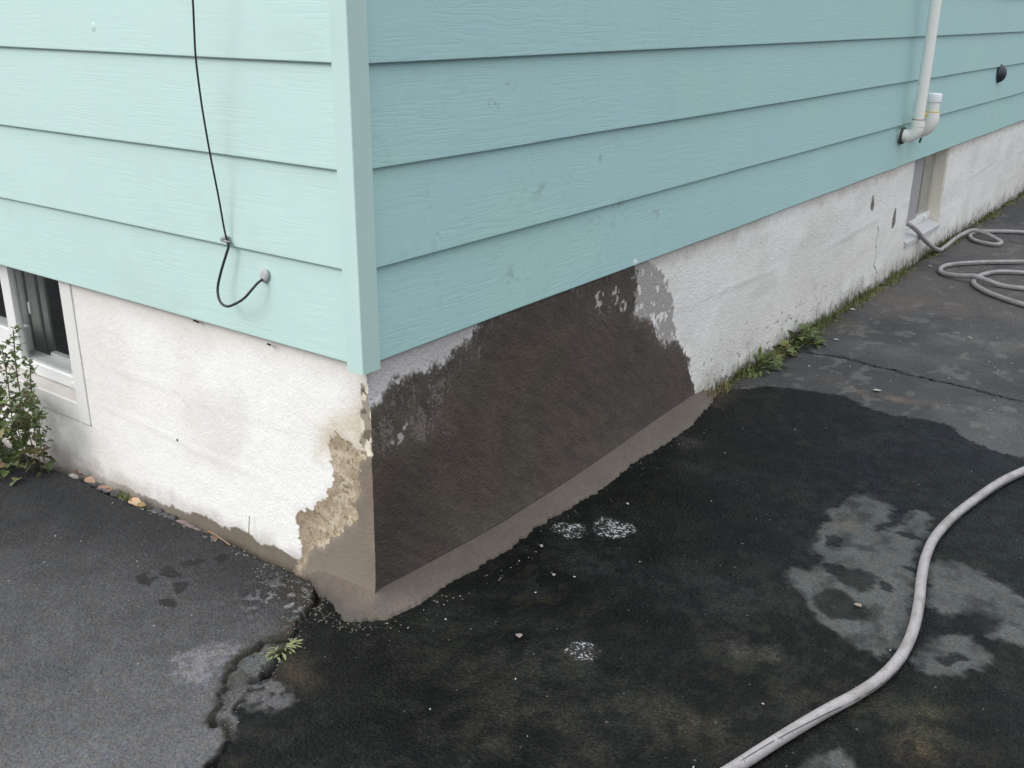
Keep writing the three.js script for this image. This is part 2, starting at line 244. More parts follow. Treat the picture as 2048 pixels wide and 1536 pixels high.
{
  const A = [-1.6, 1.4, -1.25, 1.0], B = [-0.5, 2.3, -7.4, -1.25];
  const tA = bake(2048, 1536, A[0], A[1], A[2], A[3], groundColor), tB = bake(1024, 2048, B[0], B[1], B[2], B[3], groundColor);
  const tC = bake(512, 512, 0, 2, 0, 2, (x, z, c) => { const n = 0.5 * pvn(x * 4, z * 4, 8, 8, 31) + 0.3 * pvn(x * 16, z * 16, 32, 32, 32) + 0.2 * pvn(x * 100, z * 100, 200, 200, 33), L = 0.035 + 0.04 * n; c[0] = L; c[1] = L; c[2] = L * 1.04; });
  const grit = height(1024, 1024, 0.6, 0.6, (u, v) => {
    const q = pvn(u * 150, v * 150, 150, 150, 51), q2 = pvn(u * 70, v * 70, 70, 70, 52), q3 = pvn(u * 300, v * 300, 300, 300, 53);
    return 0.55 * ss(0.25, 0.8, q) + 0.1 * q2 + 0.35 * q3;
  });
  const mk = t => new THREE.MeshPhysicalMaterial({ ...t, bumpMap: grit, bumpScale: 0.0022, roughness: 1, specularIntensity: 0.14 });
  const xs = steps([[-80, -10, 14], [-10, -2.2, 0.8], [-2.2, -1.6, 0.05], [-1.6, -0.5, 0.0125], [-0.5, 0.2, 0.0042], [0.2, 1.4, 0.02], [1.4, 2.3, 0.05], [2.3, 10, 0.8], [10, 80, 14]]);
  const zs = steps([[-120, -20, 12], [-20, -7.4, 0.7], [-7.4, -2.5, 0.06], [-2.5, -2.34, 0.03], [-2.34, -2.12, 0.0035], [-2.12, -2.0, 0.02], [-2.0, -1.25, 0.025], [-1.25, -0.06, 0.018], [-0.06, 0.6, 0.0042], [0.6, 1.0, 0.012], [1.0, 3, 0.2], [3, 10, 0.9], [10, 80, 14]]);
  const pos = [], uv = [], idx = [[], [], []], nx = xs.length;
  for (const z of zs) for (const x of xs) { pos.push(x, groundHeight(x, z), z); uv.push(x, z); }
  for (let j = 0; j < zs.length - 1; j++) for (let i = 0; i < nx - 1; i++) {
    const cx = (xs[i] + xs[i + 1]) / 2, cz = (zs[j] + zs[j + 1]) / 2, k = j * nx + i;
    const s = cx > A[0] && cx < A[1] && cz > A[2] && cz < A[3] ? 0 : cx > B[0] && cx < B[1] && cz > B[2] && cz < B[3] ? 1 : 2;
    idx[s].push(k, k + nx, k + 1, k + 1, k + nx, k + nx + 1);
  }
  const all = []; for (const l of idx) for (const q of l) all.push(q);
  const g = geom(pos, uv, all); let at = 0; idx.forEach((l, s) => { g.addGroup(at, l.length, s); at += l.length; });
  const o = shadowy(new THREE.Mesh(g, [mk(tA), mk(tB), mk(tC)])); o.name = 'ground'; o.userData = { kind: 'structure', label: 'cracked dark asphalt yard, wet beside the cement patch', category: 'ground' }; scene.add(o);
}

// ---------------------------------------------------------------- house
const house = thing('house', 'corner of a house with aqua lap siding on a white painted foundation', 'house');
const REVEAL = 0.1874, SIDE_Y = 0.548, AX = 0.011, BZ = 0.0206, PROUD = 0.0144;
const grain = height(2048, 512, 1.9, 0.42, (u, v) => {
  const wob = pvn(u * 9, v * 10, 9, 10, 61) * 2.2 + pvn(u * 26, v * 20, 26, 20, 62) * 0.9;
  const l = pvn(u * 16, v * 74 + wob, 16, 74, 63), m = pvn(u * 40, v * 120 + wob * 1.6, 40, 120, 64);
  const r1 = 1 - Math.abs(2 * l - 1), r2 = 1 - Math.abs(2 * m - 1);
  return 0.75 - 0.55 * Math.pow(r1, 4) * ss(0.25, 0.6, pvn(u * 20, v * 12, 20, 12, 65)) - 0.2 * Math.pow(r2, 5);
});
const sidingTex = bake(1024, 512, 0, 4.1, 0, 2.05, (x, y, c) => {
  const w = (a, b, s) => pvn(x * a / 4.1, y * b / 2.05, a, b, s), n = 0.5 * w(14, 7, 71) + 0.3 * w(47, 23, 72) + 0.2 * w(160, 90, 73), k = 0.975 + 0.05 * n;
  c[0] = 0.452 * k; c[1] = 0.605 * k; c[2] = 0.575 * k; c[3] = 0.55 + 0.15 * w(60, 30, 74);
  const dirt = ss(0.66, 0.9, w(24, 16, 75) * 0.7 + w(90, 50, 76) * 0.35); mixc(c, 0.24, 0.3, 0.28, dirt * 0.08);
});
const smudges = [[-0.40, 1.02, 0.03, 0.02], [-0.46, 1.05, 0.02, 0.012], [-0.6, 0.815, 0.06, 0.012], [-0.88, 0.697, 0.05, 0.03], [-0.95, 0.72, 0.03, 0.02], [-0.3, 0.84, 0.03, 0.03], [-0.75, 0.83, 0.05, 0.012], [-1.15, 0.66, 0.04, 0.03], [-0.5, 0.63, 0.06, 0.02], [-0.85, 0.86, 0.05, 0.012], [-0.2, 0.8, 0.02, 0.05], [-3.6, 0.62, 0.02, 0.05], [-3.45, 0.6, 0.008, 0.06]];
const rightTex = bake(2048, 600, -4.8, 0, 0.5, 1.7, (z, y, c) => { // a darker, bluer siding colour with the shade painted in; grime at fixed places
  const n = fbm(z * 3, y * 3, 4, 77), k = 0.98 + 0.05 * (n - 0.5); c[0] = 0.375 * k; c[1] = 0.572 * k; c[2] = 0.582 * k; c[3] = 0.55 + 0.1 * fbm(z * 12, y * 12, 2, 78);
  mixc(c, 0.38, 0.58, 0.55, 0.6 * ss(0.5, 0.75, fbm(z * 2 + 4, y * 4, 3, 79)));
  const d = ss(0.56, 0.75, vn(z * 90, y * 110, 80) * 0.4 + 0.6 * fbm(z * 28, y * 22, 3, 85)); let a = 0.08 * ss(-1.8, -1.2, z);
  for (const [sz, sy, rz, ry] of smudges) a += 0.55 * Math.exp(-(((z - sz) / rz) ** 2) - ((y - sy) / ry) ** 2); mixc(c, 0.24, 0.29, 0.27, Math.min(0.6, a) * d);
  const q = Math.hypot(z + 1.04, (y - 0.557)); if (q < 0.02) mixc(c, 0.8, 0.82, 0.8, ss(0.014, 0.006, q) * ss(0.35, 0.5, vn(z * 200, y * 200, 86)));
});
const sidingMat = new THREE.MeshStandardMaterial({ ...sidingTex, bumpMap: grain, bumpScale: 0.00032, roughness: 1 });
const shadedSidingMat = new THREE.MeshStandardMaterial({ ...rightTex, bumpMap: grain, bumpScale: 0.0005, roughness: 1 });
// A lapped board: cross-section (out, up) swept along its length; out is the distance from the wall plane.
function board(from, to, y, place, uo, wave, dirt) {
  const T = uo < 0 ? 0.0135 : 0.0105, lay = h => -T * h / (REVEAL + 0.022);
  const prof = [[-T, REVEAL + 0.022], [lay(REVEAL * 0.7), REVEAL * 0.7], [lay(REVEAL * 0.35), REVEAL * 0.35], [lay(0.006) - 0.0003, 0.006], [-0.0006, 0.002], [-0.002, 0.0003], [-T * 0.8, 0.0003], [-T - 0.004, REVEAL + 0.022]];
  const len = Math.abs(to - from), n = Math.max(2, Math.round(len / 0.06)), pos = [], uv = [], idx = [], col = [], m = prof.length;
  for (let i = 0; i <= n; i++) {
    const t = from + (to - from) * i / n, wy = wave * (vn(t * 2.3, uo * 9, 81) - 0.5), wo = wave * 0.8 * (vn(t * 1.7, uo * 7, 82) - 0.5);
    let v = 0; prof.forEach(([o, h], k) => { if (k) v += Math.hypot(o - prof[k - 1][0], h - prof[k - 1][1]); pos.push(...place(t, y + h + (k > 2 && k < 7 ? wy : 0), o + (k < 7 ? wo : 0))); if (uo < 0) uv.push(t, y + REVEAL + 0.022 - v); else uv.push(t + uo, (REVEAL - v) + uo * 0.37); });
  }
  for (let i = 0; i < n; i++) for (let k = 0; k < m; k++) { const a = i * m + k, b = i * m + (k + 1) % m; idx.push(a, b, a + m, b, b + m, a + m); }
  for (const i of [0, n]) for (let k = 1; k < m - 1; k++) i ? idx.push(i * m, i * m + k, i * m + k + 1) : idx.push(0, k + 1, k);
  const g = geom(pos, uv, idx).toNonIndexed(); g.computeVertexNormals(); return g;
}
const rightPlace = (t, y, o) => [AX + o, y, t], leftPlace = (t, y, o) => [t, y, BZ + o];
for (let r = 0; r < 11; r++) {
  const y = SIDE_Y + REVEAL * r;
  const cuts = r === 0 ? [-0.0155, -3.452, -9.3] : r === 1 ? [-0.0155, -5.33, -9.3] : r === 3 ? [-0.0155, -2.96, -9.3].slice(0, 1).concat([-9.3]) : [-0.0155, -9.3];
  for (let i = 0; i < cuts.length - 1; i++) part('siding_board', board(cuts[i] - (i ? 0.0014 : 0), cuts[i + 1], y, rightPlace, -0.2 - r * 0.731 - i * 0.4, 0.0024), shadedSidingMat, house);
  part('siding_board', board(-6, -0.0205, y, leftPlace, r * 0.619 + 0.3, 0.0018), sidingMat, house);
}
// L-shaped corner trim with rounded nose
{
  const X = AX + PROUD, Z = BZ + PROUD, wl = 0.0445, wr = 0.05, th = 0.016, r = 0.003, s = new THREE.Shape();
  s.moveTo(X - wl, Z - th); s.lineTo(X - wl, Z - 0.0015); s.lineTo(X - wl + 0.0015, Z); s.lineTo(X - r, Z); s.quadraticCurveTo(X, Z, X, Z - r); s.lineTo(X, Z - wr + 0.0015); s.lineTo(X - 0.0015, Z - wr); s.lineTo(X - th, Z - wr); s.lineTo(X - th, Z - th); s.closePath();
  const g = new THREE.ExtrudeGeometry(s, { depth: 2.14, steps: 30, bevelEnabled: false, curveSegments: 5 }); // shape lies in x, z
  const p = g.attributes.position, arr = g.attributes.uv;
  for (let i = 0; i < p.count; i++) { const a = p.getX(i), b = p.getY(i), y = p.getZ(i); p.setXYZ(i, a, y, b); p.setXYZ(i, a + 0.0016 * (vn(y * 3.1, 1, 83) - 0.5), y, b + 0.0016 * (vn(y * 2.7, 2, 84) - 0.5)); arr.setXY(i, y * 0.4 + 1.3, a - b); }
  // swapping the axes turned the faces inside out: turn them back
  const out = g.index ? g.toNonIndexed() : g;
  for (const k of ['position', 'uv']) { const q = out.attributes[k], m = q.itemSize, d = q.array; for (let i = 0; i < q.count; i += 3) for (let j = 0; j < m; j++) { const t = d[(i + 1) * m + j]; d[(i + 1) * m + j] = d[(i + 2) * m + j]; d[(i + 2) * m + j] = t; } }
  out.computeVertexNormals();
  out.translate(0, 0.5395, 0);
  part('corner_trim', out, new THREE.MeshStandardMaterial({ ...sidingTex, roughness: 1 }), house);
}
part('wall_sheathing', box(-6, -0.012, 0.562, 2.75, -9.3, 0.0), mat(0.2, 0.17, 0.12), house);

// --- foundation, left face (z = 0): window opening, peeled paint at the corner
const bareL = sdf([[0.03, 0.36], [-0.012, 0.362], [-0.03, 0.345], [-0.06, 0.36], [-0.098, 0.372], [-0.108, 0.33], [-0.111, 0.261], [-0.133, 0.231], [-0.127, 0.209], [-0.155, 0.2], [-0.193, 0.176], [-0.236, 0.138], [-0.249, 0.096], [-0.235, 0.068], [-0.23, 0.038], [-0.262, -0.01], [-0.262, -0.2], [0.03, -0.2]]);
const smoothL = sdf([[-0.26, -0.2], [-0.245, -0.01], [-0.204, 0.047], [-0.152, 0.097], [-0.086, 0.15], [-0.04, 0.225], [-0.026, 0.266], [-0.026, 0.311], [-0.014, 0.352], [0.03, 0.358], [0.03, -0.2]]);
const peelL = sdf([[0.02, 0.535], [-0.012, 0.5], [-0.022, 0.45], [-0.03, 0.42], [-0.028, 0.37], [-0.016, 0.345], [0.02, 0.35]]);
const beigeL = sdf([[0.01, 0.50], [-0.05, 0.459], [-0.112, 0.421], [-0.15, 0.36], [-0.16, 0.3], [-0.1, 0.3], [0.02, 0.34]]);
const form1 = x => 0.342 + 0.006 * Math.sin(x * 5 + 1) + 0.004 * (vn(x * 25, 1, 91) - 0.5), form2 = x => 0.2 + 0.02 * ss(-0.55, -0.85, x) + 0.004 * (vn(x * 25, 2, 92) - 0.5);
function masksL(x, y) {
  const wx = x + (fbm(x * 16, y * 16, 3, 93) - 0.5) * 0.05 + (vn(x * 130, y * 130, 94) - 0.5) * 0.012, wy = y + (fbm(x * 16, y * 16, 3, 95) - 0.5) * 0.05 + (vn(x * 130, y * 130, 96) - 0.5) * 0.012;
  return { wx, wy, bare: ss(0.002, -0.002, bareL(wx, wy)), smooth: ss(0.004, -0.003, smoothL(wx, wy)), peel: ss(0.002, -0.002, peelL(x + (vn(y * 60, x * 60, 97) - 0.5) * 0.016, y)) };
}
const flare = z => z > 0 || z < -1.6 ? 0 : 0.03 * ss(0.02, -0.45, z) * ss(-1.5, -0.6, z) + 0.006 * ss(0, -0.1, z) * ss(-1.6, -1.4, z);
function dispR(z, y) { // how far the right face stands out from x = 0
  const pm = z > -1.62 ? masksR(z, y) : null; let d = 0.0018 * (fbm(z * 8, y * 8, 3, 101) - 0.5) + 0.0012 * (fbm(z * 45, y * 45, 2, 102) - 0.5);
  if (pm) { d += 0.0035 * pm.patch + flare(z) * pm.patch * Math.exp(-Math.max(0, y) / 0.1); d += pm.patch * (0.005 * (fbm(z * 4, y * 4, 2, 103) - 0.5) + 0.0016 * (fbm((z + y * 0.8) * 12, (y - z * 0.8) * 45, 2, 147) - 0.5)); }
  else d += ss(0.4, 0.6, vn(z * 2.6, 3, 110)) * 0.0022 * ss(0.012, 0, Math.abs(y - 0.33 - 0.015 * Math.sin(z * 3))) + 0.005 * (fbm(z * 3, y * 9, 3, 115) - 0.5) + 0.0013 * ss(0.4, 0.6, vn(z * 2.1, 9, 116)) * ss(0.01, 0, Math.abs(y - 0.18 - 0.01 * Math.sin(z * 2.3)));
  d += 0.008 * ss(0.05, -0.02, y) * vn(z * 14, 7, 104);
  return d;
}
function dispL(x, y) {
  const m = masksL(x, y); let d = 0.0022 * (fbm(x * 7, y * 7, 3, 105) - 0.5) + 0.0014 * (fbm(x * 40, y * 40, 2, 106) - 0.5);
  const f = ss(-1.02, -0.9, x) * ss(-0.1, -0.35, x); d += f * (0.0009 * ss(0.007, 0, Math.abs(y - form1(x))) + 0.0011 * ss(0.009, 0, Math.abs(y - form2(x)))) * (0.3 + 1.2 * vn(x * 9, 5, 109)) - 0.0005 * ss(form1(x) + 0.004, form1(x) - 0.004, y);
  d -= 0.0022 * m.bare * (1 - m.smooth) * (0.5 + vn(x * 120, y * 120, 107)); d += 0.002 * m.smooth + 0.012 * m.smooth * Math.exp(-Math.max(0, y) / 0.06) - 0.003 * m.peel;
  d += 0.012 * ss(0.02, -0.03, y) * vn(x * 16, 3, 108) * (1 - m.smooth);
  return d;
}
// --- foundation, right face (x = 0)
const patchR = sdf([[0.05, 0.462], [-0.021, 0.465], [-0.065, 0.474], [-0.142, 0.481], [-0.19, 0.481], [-0.248, 0.472], [-0.292, 0.499], [-0.336, 0.519], [-0.363, 0.56], [-1.055, 0.56], [-1.071, 0.485], [-1.086, 0.423], [-1.081, 0.388], [-1.169, 0.329], [-1.237, 0.273], [-1.31, 0.25], [-1.372, 0.23], [-1.433, 0.164], [-1.481, 0.082], [-1.51, -0.005], [-1.53, -0.2], [0.05, -0.2]]);
const greyR = sdf([[-1.05, 0.56], [-1.12, 0.54], [-1.17, 0.515], [-1.25, 0.456], [-1.303, 0.375], [-1.32, 0.293], [-1.345, 0.235], [-1.238, 0.255], [-1.169, 0.32], [-1.085, 0.38], [-1.07, 0.47]]);
function masksR(z, y) {
  const wz = z + (fbm(z * 12, y * 12, 3, 111) - 0.5) * 0.06 + (vn(z * 80, y * 80, 112) - 0.5) * 0.02, wy = y + (fbm(z * 12, y * 12, 3, 113) - 0.5) * 0.05 + (vn(z * 80, y * 80, 114) - 0.5) * 0.016;
  return { wz, wy, patch: ss(0.003, -0.003, patchR(wz, wy)), soft: ss(0.012, -0.008, patchR(wz, wy) + (vn(z * 190, y * 170, 117) - 0.5) * 0.016), pd: patchR(wz, wy) };
}
const paintStucco = height(512, 512, 0.3, 0.3, (u, v) => 0.45 * pvn(u * 90, v * 90, 90, 90, 121) + 0.35 * pvn(u * 42, v * 42, 42, 42, 122) + 0.2 * pvn(u * 190, v * 190, 190, 190, 123));
const chips = [[-3.165, 0.424, 0.022, 0.03], [-3.18, 0.405, 0.02, 0.02], [-3.541, 0.3, 0.025, 0.05], [-3.53, 0.27, 0.02, 0.02]];
const crackW = pathDist([[-3.28, 0.30], [-3.31, 0.27], [-3.295, 0.22], [-3.33, 0.17], [-3.32, 0.11], [-3.38, 0.06], [-3.37, -0.02]]);
function colorR(z, y, c) {
  const n1 = fbm(z * 4, y * 4, 4, 131), n2 = fbm(z * 18, y * 18, 3, 132), n3 = vn(z * 160, y * 160, 133), n4 = fbm(z * 60, y * 60, 2, 134);
  let L = 0.79 * (0.9 + 0.14 * n1 + 0.1 * (n2 - 0.5)); c[0] = L * 1.01; c[1] = L * 0.985; c[2] = L * 0.965; c[3] = 0.75;
  mixc(c, 0.66, 0.63, 0.58, 0.4 * ss(0.45, 0.7, fbm(z * 2 + 3, y * 5, 3, 135)));
  mixc(c, 0.4, 0.37, 0.33, 0.6 * ss(0.49, 0.545, y + (n2 - 0.5) * 0.06));                         // darker, warmer grey towards the boards
  if (z < -1.3) {
    mixc(c, 0.2, 0.19, 0.15, 0.55 * ss(0.1, 0.0, y + (n2 - 0.5) * 0.13)); mixc(c, 0.05, 0.055, 0.03, 0.85 * ss(0.035, 0.0, y + (n4 - 0.5) * 0.07));
    const scab = ss(0.72, 0.78, fbm(z * 34 + 9, y * 62, 3, 136)) * ss(0.26, 0.08, y) * ss(-3.6, -2.2, z); mixc(c, 0.2, 0.185, 0.16, scab * 0.75);
    for (const [a, b, ra, rb] of chips) { const q = ((z - a + (n4 - 0.5) * 0.02) / ra) ** 2 + ((y - b + (n2 - 0.5) * 0.03) / rb) ** 2; if (q < 2) mixc(c, 0.12, 0.115, 0.105, ss(1.1, 0.8, q) * 0.92); }
    const [cd] = crackW(z + (n4 - 0.5) * 0.02, y); if (cd < 0.01) mixc(c, 0.1, 0.1, 0.09, ss(0.006, 0.002, cd) * ss(0.3, 0.6, n2 + 0.15) * 0.8);
    const rim = Math.abs(y - 0.33 - 0.01 * Math.sin(z * 3)); mixc(c, 0.36, 0.36, 0.36, 0.12 * ss(0.012, 0.002, rim) * ss(0.4, 0.6, vn(z * 2.6, 3, 110)));
    mixc(c, 0.8, 0.79, 0.79, 0.5 * ss(-2.0, -2.02, z) * ss(-2.6, -2.05, z) * ss(0.25, 0.35, y)); mixc(c, 0.6, 0.58, 0.55, 0.35 * ss(0.5, 0.7, fbm(z * 5, y * 11, 4, 148)));
  }
  if (z > -1.75) {
    const m = masksR(z, y), gd = greyR(m.wz, m.wy);
    mixc(c, 0.42, 0.4, 0.41, 0.75 * ss(-0.5, -0.34, z) * ss(0.4, 0.5, y));                      // dirty paint by the corner
    if (gd < 0.03) {
      const flake = ss(0.54, 0.61, vn(z * 95, y * 75, 137) * 0.35 + 0.25 * vn(z * 45, y * 34, 145) + 0.4 * fbm(z * 14, y * 9, 2, 138) + 0.12 * Math.exp(-(((z + 1.2) / 0.05) ** 2 + ((y - 0.36) / 0.08) ** 2)) - 0.04);
      mixc(c, 0.36, 0.335, 0.32, ss(0.004, -0.004, gd) * (1 - 0.9 * flake));
    }
    if (m.soft > 0) {
      const t = [0.068, 0.051, 0.039], nn = fbm(z * 3 + 2, y * 3, 3, 139);
      mixc(t, 0.074, 0.051, 0.041, ss(0.4, 0.7, nn)); mixc(t, 0.06, 0.053, 0.037, ss(0.5, 0.75, fbm(z * 4, y * 4 + 7, 3, 140)));
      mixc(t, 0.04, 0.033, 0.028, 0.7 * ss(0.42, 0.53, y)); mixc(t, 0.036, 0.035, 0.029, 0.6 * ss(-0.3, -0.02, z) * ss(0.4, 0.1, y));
      mixc(t, 0.07, 0.058, 0.05, 0.5 * ss(-0.5, -1.3, z));
      const st = fbm((z + y * 0.8) * 14, (y - z * 0.8) * 60, 3, 146) - 0.5, k = 0.82 + 0.28 * n2 + 0.2 * (n3 - 0.5) + 0.55 * st; t[0] *= k; t[1] *= k; t[2] *= k;
      // thin scrubbed places where old paint shows through
      const edge = ss(0.07, 0.0, -m.pd) * ss(-1.53, -1.4, z), sm = Math.max(ss(-0.3, -0.18, z) * ss(0.31, 0.36, y + (z + 0.1) * -0.15), 0.9 * Math.exp(-(((z + 0.93) / 0.1) ** 2 + ((y - 0.475) / 0.05) ** 2)), 0.85 * ss(-0.22, -0.3, z) * ss(-0.4, -0.34, z) * ss(0.42, 0.5, y), 0.55 * edge);
      const scr = ss(0.62, 0.72, vn(z * 260, y * 200, 141) * 0.34 + 0.26 * vn(z * 110, y * 70, 144) + 0.4 * fbm(z * 24, y * 16, 2, 142) + 0.06 * sm * sm);
      const thin = sm * 0.25 * n2; mixc(t, 0.2, 0.17, 0.16, thin); mixc(t, 0.2, 0.165, 0.15, scr * ss(0.1, 0.6, sm) * 0.6);
      for (const [fz, fy, rz, ry] of [[-0.079, 0.362, 0.022, 0.016], [-0.1, 0.378, 0.014, 0.012], [-0.955, 0.482, 0.02, 0.03], [-0.87, 0.488, 0.03, 0.024], [-1.0, 0.44, 0.02, 0.02]]) { const q = ((z - fz) / rz) ** 2 + ((y - fy) / ry) ** 2; if (q < 2) mixc(t, 0.4, 0.35, 0.34, ss(1.2, 0.5, q) * ss(0.42, 0.55, vn(z * 110, y * 90, 143))); }
      mixc(c, t[0], t[1], t[2], Math.min(1, m.soft)); c[3] = mix(c[3], 0.78, m.soft);
    }
  }
  const k = 0.96 + 0.08 * n3; c[0] *= k; c[1] *= k; c[2] *= k;
}
function colorL(x, y, c) {
  const n1 = fbm(x * 4, y * 4, 4, 151), n2 = fbm(x * 20, y * 20, 3, 152), n3 = vn(x * 190, y * 190, 153), n4 = fbm(x * 70, y * 70, 2, 154), m = masksL(x, y);
  const L = 0.745 * (0.94 + 0.1 * (n1 - 0.4) + 0.05 * (n2 - 0.5)); c[0] = L; c[1] = L * 0.975; c[2] = L * 0.945; c[3] = 0.75;
  mixc(c, 0.79, 0.78, 0.765, 0.7 * ss(0.45, 0.62, n1 + 0.25 * ss(-0.7, -0.2, x)));
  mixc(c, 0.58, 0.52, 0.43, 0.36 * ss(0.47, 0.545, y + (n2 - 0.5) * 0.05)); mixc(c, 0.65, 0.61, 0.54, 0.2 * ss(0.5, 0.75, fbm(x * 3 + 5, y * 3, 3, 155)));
  mixc(c, 0.42, 0.4, 0.36, 0.35 * ss(0.7, 0.8, fbm(x * 110, y * 140, 2, 156)) * ss(0.12, 0.0, y));
  mixc(c, 0.3, 0.26, 0.22, 0.6 * ss(0.06, 0.0, y + (n2 - 0.5) * 0.05));
  mixc(c, 0.5, 0.42, 0.31, 0.75 * ss(0.03, -0.05, beigeL(m.wx, m.wy)) * (0.5 + n2));
  const strip = 0.004 + 0.026 * ss(-0.85, -0.4, x) * (0.3 + vn(x * 24, 4, 157)); mixc(c, 0.1, 0.078, 0.052, ss(strip + 0.004, strip - 0.004, y + (n4 - 0.5) * 0.014) * ss(-1.3, -0.6, x) * 0.9 * (1 - m.bare));
  if (m.bare > 0) {
    const t = [0.36, 0.29, 0.205]; mixc(t, 0.26, 0.2, 0.135, 0.7 * ss(0.4, 0.7, n2)); mixc(t, 0.52, 0.46, 0.36, 0.6 * ss(0.45, 0.75, n4)); mixc(t, 0.15, 0.115, 0.07, 0.75 * ss(0.56, 0.72, vn(x * 260, y * 230, 158) * 0.65 + 0.35 * vn(x * 90, y * 90, 160)));
    mixc(t, 0.23, 0.175, 0.125, 0.6 * ss(-0.15, -0.22, x));
    mixc(t, 0.178, 0.145, 0.115, m.smooth); if (m.smooth > 0) { const k = 1 + 0.22 * (n2 - 0.5) * m.smooth; t[0] *= k; t[1] *= k; t[2] *= k; mixc(t, 0.3, 0.25, 0.2, 0.4 * m.smooth * ss(0.55, 0.75, n1)); }
    mixc(c, t[0], t[1], t[2], m.bare);
  }
  if (m.peel > 0) { const t = [0.27, 0.235, 0.19]; mixc(t, 0.62, 0.57, 0.47, ss(0.5, 0.62, vn(x * 90, y * 55, 159))); mixc(t, 0.14, 0.11, 0.08, ss(0.62, 0.75, n4)); mixc(c, t[0], t[1], t[2], m.peel); }
  const q = Math.hypot(x + 0.658, y - 0.208); if (q < 0.006) mixc(c, 0.04, 0.035, 0.03, ss(0.005, 0.003, q));
  if (x < -1.04) { const e = Math.abs(y - 0.146 - 0.004 * (n2 - 0.5)); mixc(c, 0.36, 0.33, 0.3, 0.8 * ss(0.004, 0.001, e) * ss(0.3, 0.6, n2)); }
  const k = 0.965 + 0.07 * n3; c[0] *= k; c[1] *= k; c[2] *= k;
}
function wallGrid(us, vs, hole, place, depth) { // a displaced sheet with returns round its edges and openings
  const pos = [], uv = [], idx = [], nu = us.length;
  for (const v of vs) for (const u of us) { pos.push(...place(u, v, 0)); uv.push(u, v); }
  const kept = (i, j) => i >= 0 && j >= 0 && i < nu - 1 && j < vs.length - 1 && !hole((us[i] + us[i + 1]) / 2, (vs[j] + vs[j + 1]) / 2);
  const back = (i, j) => { pos.push(...place(us[i], vs[j], depth)); uv.push(us[i] - depth, vs[j]); pos.push(...place(us[i], vs[j], 0)); uv.push(us[i], vs[j]); return pos.length / 3 - 2; };
  const skirt = (i0, j0, i1, j1) => { const a = back(i0, j0), b = back(i1, j1); idx.push(a, a + 1, b, a + 1, b + 1, b); };
  for (let j = 0; j < vs.length - 1; j++) for (let i = 0; i < nu - 1; i++) if (kept(i, j)) {
    const k = j * nu + i; idx.push(k, k + 1, k + nu, k + 1, k + nu + 1, k + nu);
    if (!kept(i - 1, j)) skirt(i, j + 1, i, j); if (!kept(i + 1, j)) skirt(i + 1, j, i + 1, j + 1);
    if (!kept(i, j - 1)) skirt(i, j, i + 1, j); if (!kept(i, j + 1)) skirt(i + 1, j + 1, i, j + 1);
  }
  return geom(pos, uv, idx);
}
const LW = { x0: -1.93, x1: -1.088, y0: 0.19 }, RW = { z0: -4.4, z1: -3.76, y0: 0.13 }; // window openings
{
  const tL = bake(2048, 800, -1.72, 0.03, -0.11, 0.57, colorL), tR = bake(2048, 560, -2.4, 0.03, -0.11, 0.57, colorR), tF = bake(1536, 256, -9.4, -2.4, -0.11, 0.57, colorR);
  const mk = (t, s) => new THREE.MeshStandardMaterial({ ...t, bumpMap: paintStucco, bumpScale: s, roughness: 1 });
  const vs = steps([[-0.11, 0.16, 0.009], [0.16, 0.19, 0.01], [0.19, 0.56, 0.0095]]), vsR = steps([[-0.11, 0.13, 0.01], [0.13, 0.56, 0.0105]]);
  const gl = wallGrid(steps([[-6, -2.2, 0.4], [-2.2, LW.x0, 0.05], [LW.x0, LW.x1, 0.012], [LW.x1, -0.32, 0.0095], [-0.32, 0, 0.0062]]), vs, (x, y) => x > LW.x0 && x < LW.x1 && y > LW.y0,
    (x, y, d) => { const w = ss(-0.04, 0, x); return [x + w * (d ? -0.06 : dispR(0, y)), y, dispL(x, y) - d]; }, 0.2);
  part('foundation_wall', gl, mk(tL, 0.0009), house);
  const us = steps([[-9.3, RW.z0, 0.06], [RW.z0, RW.z1, 0.05], [RW.z1, -2.4, 0.03], [-2.4, -1.6, 0.012], [-1.6, 0, 0.0095]]);
  const gr = wallGrid(us, vsR, (z, y) => z > RW.z0 && z < RW.z1 && y > RW.y0,
    (z, y, d) => { const w = ss(-0.04, 0, z); return [dispR(z, y) - d, y, z + w * (d ? -0.06 : dispL(0, y))]; }, 0.2);
  // z runs backwards here, so turn the faces round; near and far stretches wear their own texture
  const ix = Array.from(gr.index.array), near = [], far = [], p = gr.attributes.position;
  for (let i = 0; i < ix.length; i += 3) ((p.getZ(ix[i]) + p.getZ(ix[i + 1]) + p.getZ(ix[i + 2])) / 3 > -2.4 ? near : far).push(ix[i], ix[i + 2], ix[i + 1]);
  gr.setIndex(near.concat(far)); gr.computeVertexNormals(); gr.addGroup(0, near.length, 0); gr.addGroup(near.length, far.length, 1);
  part('foundation_wall', gr, [mk(tR, 0.0022), mk(tF, 0.003)], house);
  part('foundation_wall', [box(-6, -5.8, -0.1, 0.56, -9.3, -0.2), box(-5.8, -0.2, -0.1, 0.56, -9.3, -9.1)], mat(0.3, 0.3, 0.29), house);
}
